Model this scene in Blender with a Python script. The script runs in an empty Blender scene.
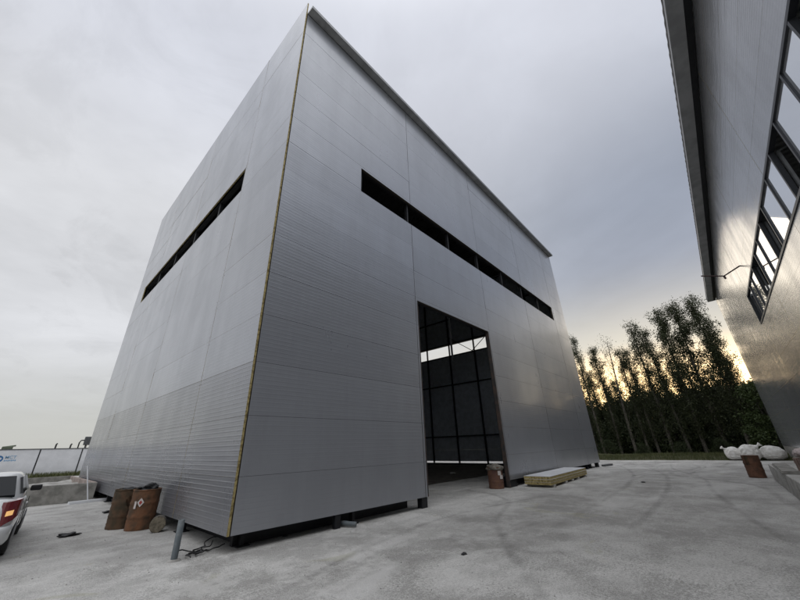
import bpy, bmesh, math, random
import numpy as np
from mathutils import Vector, Matrix, noise
R_ = math.radians
random.seed(7)
rng = np.random.default_rng(7)
S = bpy.context.scene
COL = S.collection

# ------------------------------------------------------------------ camera
CAMH = 1.7
cam_d = bpy.data.cameras.new('camera')
cam = bpy.data.objects.new('camera', cam_d)
COL.objects.link(cam)
cam_d.sensor_width = 36.0
cam_d.lens = 36.0 * 329.45 / 800.0
cam_d.shift_x = 2.6 / 800.0
cam_d.shift_y = -0.74 / 800.0
cam_d.clip_start = 0.05
cam_d.clip_end = 3000
# rows: world X, Y, Z written in camera (right, down, forward) axes
pp = np.array([397.393, 299.2557]); FF = 329.45
def _d(p):
    v = np.array([p[0] - pp[0], p[1] - pp[1], FF]); return v / np.linalg.norm(v)
_X = _d((727, 436.5)); _U = _d((375.5, -439.0)); _U -= _X * np.dot(_U, _X); _U /= np.linalg.norm(_U)
_Y = np.cross(_U, _X)
RM = np.array([_X, _Y, _U])
m = Matrix(((RM[0][0], -RM[0][1], -RM[0][2], 0), (RM[1][0], -RM[1][1], -RM[1][2], 0),
            (RM[2][0], -RM[2][1], -RM[2][2], CAMH), (0, 0, 0, 1)))
cam.matrix_world = m
S.camera = cam

# ------------------------------------------------------------------ light, sky, exposure
SUN_EL, SUN_AZ = R_(8.0), R_(2.0)            # azimuth measured from +X towards +Y
SUND = Vector((math.cos(SUN_EL) * math.cos(SUN_AZ), math.cos(SUN_EL) * math.sin(SUN_AZ), math.sin(SUN_EL)))
sl = bpy.data.lights.new('sun', 'SUN')
sl.energy = 0.5
sl.angle = R_(36)
sl.color = (1.0, 0.86, 0.66)
sun = bpy.data.objects.new('sun', sl)
sun.rotation_mode = 'QUATERNION'
sun.rotation_quaternion = SUND.to_track_quat('Z', 'Y')
sun.location = (60, 0, 40)
COL.objects.link(sun)

W = bpy.data.worlds.new('World'); S.world = W; W.use_nodes = True
S.view_settings.view_transform = 'Standard'
S.view_settings.look = 'None'
S.view_settings.gamma = 1.0
S.view_settings.use_curve_mapping = False
S.view_settings.exposure = 0.0

class NT:
    """small helper to write node trees"""
    def __init__(s, tree): s.t = tree; s.n = tree.nodes; s.l = tree.links
    def add(s, kind, **kw):
        n = s.n.new(kind)
        for k, v in kw.items(): setattr(n, k, v)
        return n
    def link(s, a, b): s.l.new(a, b)
    def val(s, sock, v):
        if hasattr(v, 'is_output') or isinstance(v, bpy.types.NodeSocket): s.l.new(v, sock)
        else: sock.default_value = v
    def math(s, op, a, b=0.0, c=None, clamp=False):
        n = s.add('ShaderNodeMath', operation=op); n.use_clamp = clamp
        s.val(n.inputs[0], a); s.val(n.inputs[1], b)
        if c is not None: s.val(n.inputs[2], c)
        return n.outputs[0]
    def mix(s, f, a, b, mode='MIX'):
        n = s.add('ShaderNodeMix', data_type='RGBA', blend_type=mode)
        s.val(n.inputs[0], f)
        s.val(n.inputs[6], (*a, 1) if isinstance(a, tuple) and len(a) == 3 else a)
        s.val(n.inputs[7], (*b, 1) if isinstance(b, tuple) and len(b) == 3 else b)
        return n.outputs[2]
    def noise(s, vec, scale, detail=4, rough=0.55, dist=0.0):
        n = s.add('ShaderNodeTexNoise'); s.l.new(vec, n.inputs['Vector'])
        n.inputs['Scale'].default_value = scale; n.inputs['Detail'].default_value = detail
        n.inputs['Roughness'].default_value = rough; n.inputs['Distortion'].default_value = dist
        return n.outputs[0]
    def ramp(s, v, lo, hi, a=0.0, b=1.0):
        n = s.add('ShaderNodeMapRange'); n.interpolation_type = 'SMOOTHSTEP'
        s.val(n.inputs[0], v)
        for i, x in enumerate((lo, hi, a, b)): n.inputs[i + 1].default_value = x
        return n.outputs[0]
    def mapping(s, vec, scale=(1, 1, 1), rot=(0, 0, 0), loc=(0, 0, 0)):
        n = s.add('ShaderNodeMapping'); s.l.new(vec, n.inputs[0])
        n.inputs['Scale'].default_value = scale; n.inputs['Rotation'].default_value = rot
        n.inputs['Location'].default_value = loc
        return n.outputs[0]
    def dot(s, vec, v):
        n = s.add('ShaderNodeVectorMath', operation='DOT_PRODUCT'); s.l.new(vec, n.inputs[0])
        n.inputs[1].default_value = v
        return n.outputs['Value']

# overcast evening sky: cloud deck over a low Nishita sky
w = NT(W.node_tree)
for n in list(w.n): w.n.remove(n)
tc = w.add('ShaderNodeTexCoord'); D = tc.outputs['Generated']
sep = w.add('ShaderNodeSeparateXYZ'); w.link(D, sep.inputs[0])
zc = w.math('MAXIMUM', sep.outputs[2], 0.0)
den = w.math('ADD', zc, 0.16)
cx = w.math('DIVIDE', sep.outputs[0], den); cy = w.math('DIVIDE', sep.outputs[1], den)
comb = w.add('ShaderNodeCombineXYZ'); w.link(cx, comb.inputs[0]); w.link(cy, comb.inputs[1])
P = comb.outputs[0]
n1 = w.noise(P, 0.55, 6, 0.55, 0.5)
n2 = w.noise(w.mapping(P, (1, 1, 1), (0, 0, 0.6), (4, 2, 0)), 1.4, 6, 0.6, 0.3)
side = w.dot(D, (-0.15, 0.985, 0.08))                 # towards the bright open side of the sky
sidef = w.ramp(side, -0.15, 0.85)
base = w.mix(sidef, (0.37, 0.41, 0.50), (0.725, 0.735, 0.765))
top = w.ramp(zc, 0.50, 0.88)
base = w.mix(top, base, (0.79, 0.815, 0.90))
cl = w.ramp(n1, 0.36, 0.62, -0.10, 0.09)
cl2 = w.ramp(n2, 0.32, 0.68, -0.05, 0.05)
n3 = w.noise(w.mapping(P, (1, .7, 1), (0, 0, 1.1), (9, 3, 0)), 2.6, 8, 0.62, 0.8)
puff = w.math('MULTIPLY', w.ramp(n3, 0.50, 0.62), w.math('MULTIPLY', sidef, -0.07))
cl2 = w.math('ADD', cl2, puff)
s1 = w.math('ADD', w.math('ADD', cl, cl2), 1.0)
cs = w.add('ShaderNodeVectorMath', operation='SCALE'); w.link(base, cs.inputs[0]); w.link(s1, cs.inputs['Scale'])
col = cs.outputs[0]
# pale band low in the sky
low = w.ramp(zc, 0.0, 0.26, 0.95, 0.0)
col = w.mix(low, col, (0.58, 0.585, 0.555))
# added fill: unseen sky behind and overhead brightened to lift ground and walls
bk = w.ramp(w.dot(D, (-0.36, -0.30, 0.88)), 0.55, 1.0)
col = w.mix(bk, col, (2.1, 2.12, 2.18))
# warm light of the hidden low sun
flat = w.add('ShaderNodeVectorMath', operation='NORMALIZE')
c3 = w.add('ShaderNodeCombineXYZ'); w.link(sep.outputs[0], c3.inputs[0]); w.link(sep.outputs[1], c3.inputs[1])
w.link(c3.outputs[0], flat.inputs[0])
azd = w.dot(flat.outputs[0], (math.cos(SUN_AZ), math.sin(SUN_AZ), 0))
g1 = w.math('MULTIPLY', w.ramp(azd, 0.62, 0.97), w.ramp(zc, 0.10, 0.42, 1.0, 0.0))
col = w.mix(w.math('MULTIPLY', g1, 0.95), col, (0.90, 0.84, 0.68))
g2 = w.math('MULTIPLY', w.ramp(azd, 0.90, 0.99), w.ramp(zc, 0.08, 0.225, 1.0, 0.0))
col = w.mix(w.math('MULTIPLY', g2, 0.95), col, (3.8, 2.6, 1.25))
sky = w.add('ShaderNodeTexSky', sky_type='NISHITA'); sky.sun_disc = False
sky.sun_elevation = SUN_EL; sky.sun_rotation = math.pi / 2 - SUN_AZ
sc = w.add('ShaderNodeVectorMath', operation='SCALE'); w.link(sky.outputs[0], sc.inputs[0]); sc.inputs['Scale'].default_value = 0.08
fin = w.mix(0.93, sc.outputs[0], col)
gnd = w.ramp(sep.outputs[2], -0.05, 0.0)
fin = w.mix(gnd, (0.16, 0.155, 0.14), fin)
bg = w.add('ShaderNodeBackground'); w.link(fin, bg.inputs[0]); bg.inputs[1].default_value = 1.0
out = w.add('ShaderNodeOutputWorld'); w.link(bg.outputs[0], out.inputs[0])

# ------------------------------------------------------------------ helpers: meshes and objects
class MB:
    def __init__(s): s.v = []; s.f = []; s.m = []; s.sm = []
    def add(s, vs, fs, mi=0, smooth=False, M=None):
        b = len(s.v)
        for q in vs:
            q = Vector(q)
            if M is not None: q = M @ q
            s.v.append(q)
        for i, f in enumerate(fs):
            s.f.append([b + k for k in f])
            s.m.append(mi[i] if isinstance(mi, (list, tuple)) else mi); s.sm.append(smooth)
        return s
    def box(s, x0, x1, y0, y1, z0, z1, mi=0, M=None):
        # faces: -x +x -y +y -z +z
        vs = [(x0, y0, z0), (x1, y0, z0), (x1, y1, z0), (x0, y1, z0), (x0, y0, z1), (x1, y0, z1), (x1, y1, z1), (x0, y1, z1)]
        fs = [(0, 4, 7, 3), (1, 2, 6, 5), (0, 1, 5, 4), (3, 7, 6, 2), (0, 3, 2, 1), (4, 5, 6, 7)]
        return s.add(vs, fs, mi, False, M)
    def bevbox(s, x0, x1, y0, y1, z0, z1, b=0.01, mi=0, M=None):
        bm = bmesh.new(); bmesh.ops.create_cube(bm, size=1.0)
        for q in bm.verts:
            q.co = Vector(((x0 + x1) / 2 + q.co.x * (x1 - x0), (y0 + y1) / 2 + q.co.y * (y1 - y0), (z0 + z1) / 2 + q.co.z * (z1 - z0)))
        bmesh.ops.bevel(bm, geom=list(bm.edges), offset=b, segments=2, affect='EDGES', profile=0.6)
        bm.verts.index_update()
        s.add([q.co.copy() for q in bm.verts], [[q.index for q in f.verts] for f in bm.faces], mi, False, M); bm.free(); return s
    def tube(s, pts, r, n=10, mi=0, caps=True, smooth=True, M=None):
        pts = [Vector(p) for p in pts]; rs = r if isinstance(r, (list, tuple)) else [r] * len(pts)
        vs = []; fs = []; up = None
        for i, p in enumerate(pts):
            t = (pts[min(i + 1, len(pts) - 1)] - pts[max(i - 1, 0)]).normalized()
            if up is None: up = Vector((0, 0, 1)) if abs(t.z) < .9 else Vector((1, 0, 0))
            a = t.cross(up).normalized(); b = a.cross(t).normalized(); up = b
            for k in range(n):
                th = 2 * math.pi * k / n
                vs.append(p + (a * math.cos(th) + b * math.sin(th)) * rs[i])
        for i in range(len(pts) - 1):
            for k in range(n):
                fs.append((i * n + k, i * n + (k + 1) % n, (i + 1) * n + (k + 1) % n, (i + 1) * n + k))
        s.add(vs, fs, mi, smooth, M)
        if caps:
            s.add(vs[:n], [tuple(range(n))[::-1]], mi, False, M); s.add(vs[-n:], [tuple(range(n))], mi, False, M)
        return s
    def lathe(s, prof, n=32, mi=0, smooth=True, M=None, skip=None):
        vs = []; fs = []
        for r, z in prof:
            for k in range(n):
                th = 2 * math.pi * k / n; vs.append((r * math.cos(th), r * math.sin(th), z))
        for i in range(len(prof) - 1):
            for k in range(n):
                if skip and skip(2 * math.pi * (k + .5) / n, (prof[i][1] + prof[i + 1][1]) / 2, i): continue
                fs.append((i * n + k, i * n + (k + 1) % n, (i + 1) * n + (k + 1) % n, (i + 1) * n + k))
        return s.add(vs, fs, mi, smooth, M)
    def build(s, name, mats, parent=None, loc=(0, 0, 0), rz=0.0, mods=()):
        me = bpy.data.meshes.new(name)
        me.from_pydata([tuple(q) for q in s.v], [], s.f)
        for mt in (mats if isinstance(mats, (list, tuple)) else [mats]): me.materials.append(mt)
        me.polygons.foreach_set('material_index', s.m); me.polygons.foreach_set('use_smooth', s.sm)
        me.validate(); me.update()
        o = bpy.data.objects.new(name, me); COL.objects.link(o)
        o.location = loc; o.rotation_euler = (0, 0, rz)
        if parent: o.parent = parent
        return o

def tag(o, label=None, cat=None, group=None, kind=None):
    if label: o['label'] = label
    if cat: o['category'] = cat
    if group: o['group'] = group
    if kind: o['kind'] = kind
    return o
def thing(name, label, cat, loc=(0, 0, 0), rz=0.0, group=None):
    o = bpy.data.objects.new(name, None); o.empty_display_size = 0.3; COL.objects.link(o)
    o.location = loc; o.rotation_euler = (0, 0, rz); return tag(o, label, cat, group)
def copy_tree(o, parent=None):
    kids = [c for c in COL.objects if c.parent == o]
    c = o.copy(); COL.objects.link(c); c.parent = parent
    for k in kids: copy_tree(k, c)
    return c

# ------------------------------------------------------------------ materials
def mat(name, base=(0.5, 0.5, 0.5), rough=0.6, metal=0.0, spec=0.5, coat=0.0, coat_r=0.1, var=0.0, vscale=3.0, bump=0.0, bscale=20.0, col2=None, v0=.35, v1=.65):
    M = bpy.data.materials.new(name); M.use_nodes = True
    t = NT(M.node_tree); b = t.n['Principled BSDF']
    b.inputs['Base Color'].default_value = (*base, 1); b.inputs['Roughness'].default_value = rough
    b.inputs['Metallic'].default_value = metal; b.inputs['Specular IOR Level'].default_value = spec
    b.inputs['Coat Weight'].default_value = coat; b.inputs['Coat Roughness'].default_value = coat_r
    tcn = t.add('ShaderNodeTexCoord'); v = tcn.outputs['Object']
    if var or col2:
        n = t.noise(v, vscale, 6, .6)
        c2 = col2 or tuple(x * (1 - var) for x in base)
        t.link(t.mix(t.ramp(n, v0, v1), base, c2), b.inputs['Base Color'])
    if bump:
        n = t.noise(v, bscale, 5, .6); bp = t.add('ShaderNodeBump'); bp.inputs['Strength'].default_value = 1
        bp.inputs['Distance'].default_value = bump; t.link(n, bp.inputs['Height']); t.link(bp.outputs[0], b.inputs['Normal'])
    return M

def panel_metal(name, base, rough, coat_r, z0, dirt=0.25, wv=1.0, rb=1.0, metal=.42, spec=.5, coat=.4):
    """silver painted sandwich-panel sheet with fine horizontal ribs, dust and faint waviness"""
    M = bpy.data.materials.new(name); M.use_nodes = True
    t = NT(M.node_tree); b = t.n['Principled BSDF']
    tcn = t.add('ShaderNodeTexCoord'); v = tcn.outputs['Object']
    sp = t.add('ShaderNodeSeparateXYZ'); t.link(v, sp.inputs[0])
    # ribs: shallow trapezoid every 95 mm
    ph = t.math('FRACT', t.math('DIVIDE', sp.outputs[2], 0.095))
    tri = t.math('ABSOLUTE', t.math('SUBTRACT', ph, 0.5))
    rib = t.ramp(tri, 0.30, 0.46)
    wav = t.noise(t.mapping(v, (0.6, 0.6, 3.5)), 1.0, 3, .5)
    fine = t.noise(t.mapping(v, (5, 5, 42)), 1.0, 4, .65)
    h = t.math('ADD', t.math('MULTIPLY', rib, 0.0012 * rb), t.math('MULTIPLY', wav, 0.007 * wv))
    h = t.math('ADD', h, t.math('MULTIPLY', fine, 0.0009))
    bp = t.add('ShaderNodeBump'); bp.inputs['Strength'].default_value = 1.0; bp.inputs['Distance'].default_value = 1.0
    t.link(h, bp.inputs['Height']); t.link(bp.outputs[0], b.inputs['Normal'])
    d1 = t.noise(t.mapping(v, (0.8, 0.8, 0.35)), 1.0, 6, .6)
    streak = t.noise(t.mapping(v, (7, 7, 0.25)), 1.0, 5, .65)
    dst = t.math('MULTIPLY', t.ramp(t.math('ADD', t.math('MULTIPLY', d1, .75), t.math('MULTIPLY', streak, .25)), .42, .62), dirt)
    c = t.mix(dst, base, tuple(x * .74 for x in base))
    isl = t.add('ShaderNodeNewGeometry')
    tone = t.math('ADD', t.math('MULTIPLY', isl.outputs['Random Per Island'], 0.09), 0.965)
    scn = t.add('ShaderNodeVectorMath', operation='SCALE'); t.link(c, scn.inputs[0]); t.link(tone, scn.inputs['Scale'])
    t.link(scn.outputs[0], b.inputs['Base Color'])
    b.inputs['Metallic'].default_value = metal; b.inputs['Specular IOR Level'].default_value = spec
    t.link(t.ramp(d1, .3, .7, rough, rough + .10), b.inputs['Roughness'])
    b.inputs['Coat Weight'].default_value = coat; b.inputs['Coat Roughness'].default_value = coat_r
    return M

M_pan = panel_metal('silver_panel', (0.335, 0.347, 0.375), 0.27, 0.12, 0.28)
M_pan_low = panel_metal('silver_panel_dark_reflection', (0.215, 0.22, 0.24), 0.24, 0.15, 0.28, 0.2, 1.8, 2.4)  # low side-wall rows: darker reflected tone put into the base colour
M_pan2 = panel_metal('silver_panel_glossy', (0.37, 0.376, 0.39), 0.15, 0.05, 0.28, 0.4, 0.8, 1.0, .5, .4, 0)
M_inner = mat('panel_inner_face', (0.50, 0.54, 0.58), 0.6, var=.2)
M_wool = mat('mineral_wool_edge', (0.42, 0.34, 0.15), 0.95, col2=(0.20, 0.155, 0.065), vscale=14, bump=.004, bscale=60, v0=.42, v1=.6)
M_edge = mat('dark_panel_edge', (0.06, 0.048, 0.035), 0.9)
M_screw = mat('screw', (0.04, 0.04, 0.045), 0.5, .4)
M_steel = mat('dark_primed_steel', (0.016, 0.017, 0.02), 0.55, .2, var=.3, vscale=5)
M_steel_g = mat('grey_primed_steel', (0.11, 0.115, 0.12), 0.5, .2, var=.3, vscale=5)
M_eave = mat('roof_sheet_underside', (0.42, 0.425, 0.425), 0.55, .1, var=.25, vscale=1.5)
M_roofin = mat('roof_inner_sheet', (0.05, 0.052, 0.055), 0.7, var=.2)
M_flash = mat('galvanised_flashing', (0.20, 0.205, 0.21), 0.4, .5, var=.2)
M_frame = mat('dark_window_frame', (0.035, 0.038, 0.045), 0.45, .2)
M_glass = mat('window_glass', (0.05, 0.06, 0.07), 0.03, 0, spec=1.0, coat=1.0, coat_r=0.02)
M_glass.node_tree.nodes['Principled BSDF'].inputs['Metallic'].default_value = 0.6
M_glass.node_tree.nodes['Principled BSDF'].inputs['Base Color'].default_value = (0.78, 0.80, 0.84, 1)
M_conc = mat('rough_concrete', (0.30, 0.29, 0.265), 0.9, col2=(0.16, 0.155, 0.14), vscale=2.5, bump=.01, bscale=22)
M_conc_l = mat('pale_concrete', (0.42, 0.41, 0.385), 0.9, col2=(0.27, 0.26, 0.24), vscale=2.5, bump=.01, bscale=22)
M_white = mat('white_sheet', (0.66, 0.67, 0.69), 0.45, var=.12, vscale=1.2)
M_whiteb = mat('white_woven_bag', (0.78, 0.77, 0.74), 0.8, col2=(0.62, 0.60, 0.56), vscale=3, bump=.02, bscale=7)
M_pinkb = mat('pinkish_woven_bag', (0.50, 0.43, 0.41), 0.8, col2=(0.36, 0.30, 0.29), vscale=3, bump=.02, bscale=7)
M_rust = mat('rusty_drum', (0.175, 0.078, 0.036), 0.85, col2=(0.075, 0.048, 0.028), vscale=3.2, bump=.004, bscale=30)
M_rust_d = mat('rusty_drum_dark', (0.11, 0.062, 0.034), 0.9, col2=(0.055, 0.042, 0.025), vscale=4, bump=.004, bscale=30)
M_rust_o = mat('rusty_drum_orange', (0.15, 0.07, 0.04), 0.85, col2=(0.08, 0.042, 0.025), vscale=4, bump=.004, bscale=30)
M_redsack = mat('red_brown_drum', (0.17, 0.085, 0.05), 0.8, col2=(0.13, 0.065, 0.05), vscale=5, bump=.01, bscale=14)
M_cover = mat('crumpled_cover', (0.20, 0.19, 0.16), 0.9, col2=(0.10, 0.09, 0.075), vscale=8, bump=.03, bscale=9)
M_black = mat('black_plastic', (0.012, 0.012, 0.013), 0.5, bump=.01, bscale=16)
M_rubber = mat('rubber', (0.018, 0.018, 0.019), 0.75)
M_pipe = mat('grey_blue_pipe', (0.11, 0.13, 0.14), 0.5, col2=(0.20, 0.21, 0.21), vscale=9, v0=.5, v1=.75)
M_label = mat('white_label', (0.62, 0.58, 0.55), 0.6, col2=(0.35, 0.26, 0.22), vscale=30, v0=.5, v1=.7)
M_red = mat('label_red', (0.35, 0.05, 0.04), 0.6)
M_blue = mat('logo_blue', (0.03, 0.13, 0.30), 0.5)
M_blue2 = mat('logo_pale_blue', (0.17, 0.33, 0.50), 0.5)
M_stump = mat('stump_end', (0.22, 0.19, 0.14), 0.95, col2=(0.11, 0.095, 0.07), vscale=18, bump=.002, bscale=40)
M_bark = mat('bark', (0.115, 0.105, 0.085), 0.95, col2=(0.045, 0.04, 0.033), vscale=7, bump=.006, bscale=20)
M_brick = mat('reddish_block', (0.26, 0.17, 0.13), 0.9, col2=(0.15, 0.10, 0.08), vscale=5, bump=.01, bscale=20)
M_wood = mat('raw_wood', (0.36, 0.29, 0.19), 0.8, var=.3, vscale=6)
M_soil = mat('dark_soil', (0.055, 0.048, 0.040), 1.0, col2=(0.095, 0.085, 0.07), vscale=1.8, bump=.08, bscale=4)
M_carp = mat('white_car_paint', (0.62, 0.63, 0.63), 0.28, coat=1.0, coat_r=.05)
M_carg = mat('car_glass', (0.012, 0.014, 0.017), 0.12, spec=.15)
M_rim = mat('wheel_rim', (0.35, 0.35, 0.36), 0.35, .8)
M_tail = mat('tail_lens_red', (0.16, 0.008, 0.014), 0.15, coat=1.0, coat_r=.03)
M_amber = mat('tail_lamp_lit', (0.8, 0.45, 0.2), 0.3)
_b = M_amber.node_tree.nodes['Principled BSDF']; _b.inputs['Emission Color'].default_value = (1.0, 0.55, 0.2, 1); _b.inputs['Emission Strength'].default_value = 0.55

def leafmat(name, a, b, tr=0.25):
    M = bpy.data.materials.new(name); M.use_nodes = True
    t = NT(M.node_tree); bs = t.n['Principled BSDF']
    g = t.add('ShaderNodeNewGeometry')
    tcn = t.add('ShaderNodeTexCoord')
    n = t.noise(tcn.outputs['Object'], 0.9, 3, .5)
    f = t.math('ADD', t.math('MULTIPLY', g.outputs['Random Per Island'], .6), t.math('MULTIPLY', n, .5), clamp=True)
    c = t.mix(f, a, b)
    t.link(c, bs.inputs['Base Color']); bs.inputs['Roughness'].default_value = .6; bs.inputs['Specular IOR Level'].default_value = .3
    tl = t.add('ShaderNodeBsdfTranslucent'); t.link(c, tl.inputs[0])
    mx = t.add('ShaderNodeMixShader'); mx.inputs[0].default_value = tr
    t.link(bs.outputs[0], mx.inputs[1]); t.link(tl.outputs[0], mx.inputs[2])
    t.link(mx.outputs[0], t.n['Material Output'].inputs[0])
    return M
M_leaf = leafmat('poplar_leaf', (0.026, 0.034, 0.015), (0.060, 0.070, 0.030))
M_leaf2 = leafmat('dark_leaf', (0.022, 0.032, 0.014), (0.048, 0.064, 0.024))
M_leaf3 = leafmat('fresh_leaf', (0.036, 0.055, 0.018), (0.07, 0.098, 0.032))
M_grass = leafmat('grass_blade', (0.045, 0.062, 0.02), (0.15, 0.155, 0.07), .2)

# ------------------------------------------------------------------ ground
def ground_material():
    M = bpy.data.materials.new('dusty_concrete'); M.use_nodes = True
    t = NT(M.node_tree); b = t.n['Principled BSDF']
    v = t.add('ShaderNodeTexCoord').outputs['Object']
    big = t.noise(v, 0.22, 6, .62, .6)
    st = t.noise(t.mapping(v, (0.16, 1.0, 1), (0, 0, R_(-14))), 0.75, 7, .66, 1.0)
    med = t.noise(v, 1.7, 7, .66, .4)
    fin = t.noise(v, 22, 6, .7)
    grit = t.noise(v, 110, 4, .75)
    c = t.mix(t.ramp(big, .38, .58), (0.30, 0.292, 0.276), (0.55, 0.54, 0.515))
    c = t.mix(t.math('MULTIPLY', t.ramp(st, .46, .60), .62), c, (0.26, 0.252, 0.238))
    c = t.mix(t.math('MULTIPLY', t.ramp(med, .48, .60), .42), c, (0.64, 0.63, 0.605))
    c = t.mix(t.math('MULTIPLY', t.ramp(fin, .44, .66), .55), c, (0.25, 0.243, 0.23))
    mid2 = t.noise(v, 7.5, 6, .72)
    c = t.mix(t.math('MULTIPLY', t.ramp(mid2, .50, .60), .38), c, (0.23, 0.222, 0.208))
    g2_ = t.noise(v, 42, 5, .75)
    c = t.mix(t.math('MULTIPLY', t.ramp(g2_, .50, .57), .6), c, (0.20, 0.195, 0.185))
    c = t.mix(t.math('MULTIPLY', t.ramp(grit, .50, .58), .65), c, (0.78, 0.77, 0.74))
    # bluish-white cement dust swept near the corner of the hall
    dn = t.math('ADD', t.math('MULTIPLY', t.noise(t.mapping(v, (.35, 1.2, 1), (0, 0, R_(28))), 0.6, 5, .6, .8), 1.0), 0)
    c = t.mix(t.math('MULTIPLY', t.ramp(dn, .50, .68), .5), c, (0.64, 0.63, 0.61))
    fld = t.math('ADD', t.math('MULTIPLY', t.noise(v, .55, 8, .72, .3), .5), t.math('ADD', t.math('MULTIPLY', fin, .22), t.math('MULTIPLY', g2_, .28)))
    c = t.mix(t.math('MULTIPLY', t.ramp(fld, .495, .545), .50), c, (0.205, 0.20, 0.185))
    fl2 = t.math('ADD', t.math('MULTIPLY', t.noise(t.mapping(v, (1, 1, 1), (0, 0, .4), (13, 5, 0)), .9, 8, .72, .3), .5), t.math('ADD', t.math('MULTIPLY', mid2, .22), t.math('MULTIPLY', grit, .28)))
    c = t.mix(t.math('MULTIPLY', t.ramp(fl2, .50, .55), .50), c, (0.62, 0.61, 0.585))
    # darker lane between the halls
    spx = t.add('ShaderNodeSeparateXYZ'); t.link(v, spx.inputs[0])
    wob = t.math('MULTIPLY', t.math('SUBTRACT', t.noise(v, .35, 5, .65), .5), 7.0)
    lane = t.math('MULTIPLY', t.ramp(t.math('ADD', spx.outputs[0], wob), 4.5, 8.5), t.ramp(t.math('ADD', spx.outputs[1], t.math('MULTIPLY', wob, .5)), 4.6, 6.8, 1, 0))
    lane = t.math('MULTIPLY', lane, t.ramp(t.math('ADD', spx.outputs[0], wob), 24, 32, 1, .25))
    gr = t.math('ADD', .55, t.math('MULTIPLY', t.ramp(fld, .44, .56), .45))
    c = t.mix(t.math('MULTIPLY', t.math('MULTIPLY', lane, gr), .56), c, (0.20, 0.195, 0.183))
    wob2 = t.math('MULTIPLY', t.math('SUBTRACT', t.noise(v, .8, 6, .7), .5), 3.0)
    yb = t.math('ADD', t.math('ADD', spx.outputs[1], t.math('MULTIPLY', spx.outputs[0], .45)), wob2)
    band = t.math('MULTIPLY', t.math('MULTIPLY', t.ramp(yb, 8.6, 9.4), t.ramp(yb, 17, 19, 1, .4)), t.ramp(spx.outputs[0], 3.2, 4.2, 1, 0))
    c = t.mix(t.math('MULTIPLY', t.math('MULTIPLY', band, gr), .5), c, (0.25, 0.245, 0.235))
    vor = t.add('ShaderNodeTexVoronoi'); t.link(v, vor.inputs['Vector']); vor.inputs['Scale'].default_value = 5.5
    spot = t.math('LESS_THAN', vor.outputs['Distance'], t.math('MULTIPLY', t.ramp(t.noise(v, 3.1, 2), .55, .75), .12))
    c = t.mix(t.math('MULTIPLY', spot, .7), c, (0.09, 0.085, 0.08))
    stain = t.ramp(t.noise(t.mapping(v, (1, 1, 1), (0, 0, 0), (31, 7, 0)), 0.5, 4, .5, 1.5), .64, .72)
    c = t.mix(t.math('MULTIPLY', stain, .35), c, (0.34, 0.33, 0.22))
    t.link(c, b.inputs['Base Color']); b.inputs['Roughness'].default_value = .88; b.inputs['Specular IOR Level'].default_value = .25
    h = t.math('ADD', t.math('MULTIPLY', med, .03), t.math('ADD', t.math('MULTIPLY', fin, .010), t.math('MULTIPLY', grit, .004)))
    bp = t.add('ShaderNodeBump'); bp.inputs['Distance'].default_value = 1; bp.inputs['Strength'].default_value = .8
    t.link(h, bp.inputs['Height']); t.link(bp.outputs[0], b.inputs['Normal'])
    return M
M_ground = ground_material()
M_earth = mat('field_earth', (0.12, 0.115, 0.075), 1, col2=(0.07, 0.085, 0.035), vscale=.12, bump=.05, bscale=1.5)

MB().add([(-700, -700, -0.02), (700, -700, -0.02), (700, 700, -0.02), (-700, 700, -0.02)], [(0, 1, 2, 3)]).build('ground', M_earth)['kind'] = 'structure'
def yard_edge(y): return 38.3 + 0.9 * noise.noise(Vector((y * .18, 3, 0))) + .25 * noise.noise(Vector((y * .9, 8, 0)))
mb = MB(); N = 150; ys = [-60 + 106.3 * i / N for i in range(N + 1)]
vs = [(-70, y, 0) for y in ys] + [(yard_edge(y), y, 0) for y in ys]
mb.add(vs, [(i, N + 1 + i, N + 2 + i, i + 1) for i in range(N)])
mb.build('yard', M_ground)['kind'] = 'structure'

# tyre marks: thin dark ribbons worn into the dust, soft edged
def mark_material():
    M = bpy.data.materials.new('tyre_mark'); M.use_nodes = True
    t = NT(M.node_tree); b = t.n['Principled BSDF']; b.inputs['Base Color'].default_value = (0.17, 0.165, 0.155, 1); b.inputs['Roughness'].default_value = .9
    tcn = t.add('ShaderNodeTexCoord'); sp = t.add('ShaderNodeSeparateXYZ'); t.link(tcn.outputs['UV'], sp.inputs[0])
    e = t.math('ABSOLUTE', t.math('SUBTRACT', sp.outputs[0], .5))
    e = t.ramp(e, .05, .5, 1, 0)
    n = t.ramp(t.noise(tcn.outputs['Object'], .8, 6, .7), .25, .70)
    n2 = t.ramp(t.noise(tcn.outputs['Object'], 12, 4, .65), .3, .7, .5, 1)
    endf = t.ramp(t.math('ABSOLUTE', t.math('SUBTRACT', sp.outputs[1], .5)), .35, .5, 1, 0)
    a = t.math('MULTIPLY', t.math('MULTIPLY', t.math('MULTIPLY', e, n), t.math('MULTIPLY', n2, endf)), .30)
    t.link(a, b.inputs['Alpha']); return M
M_mark = mark_material()
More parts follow.
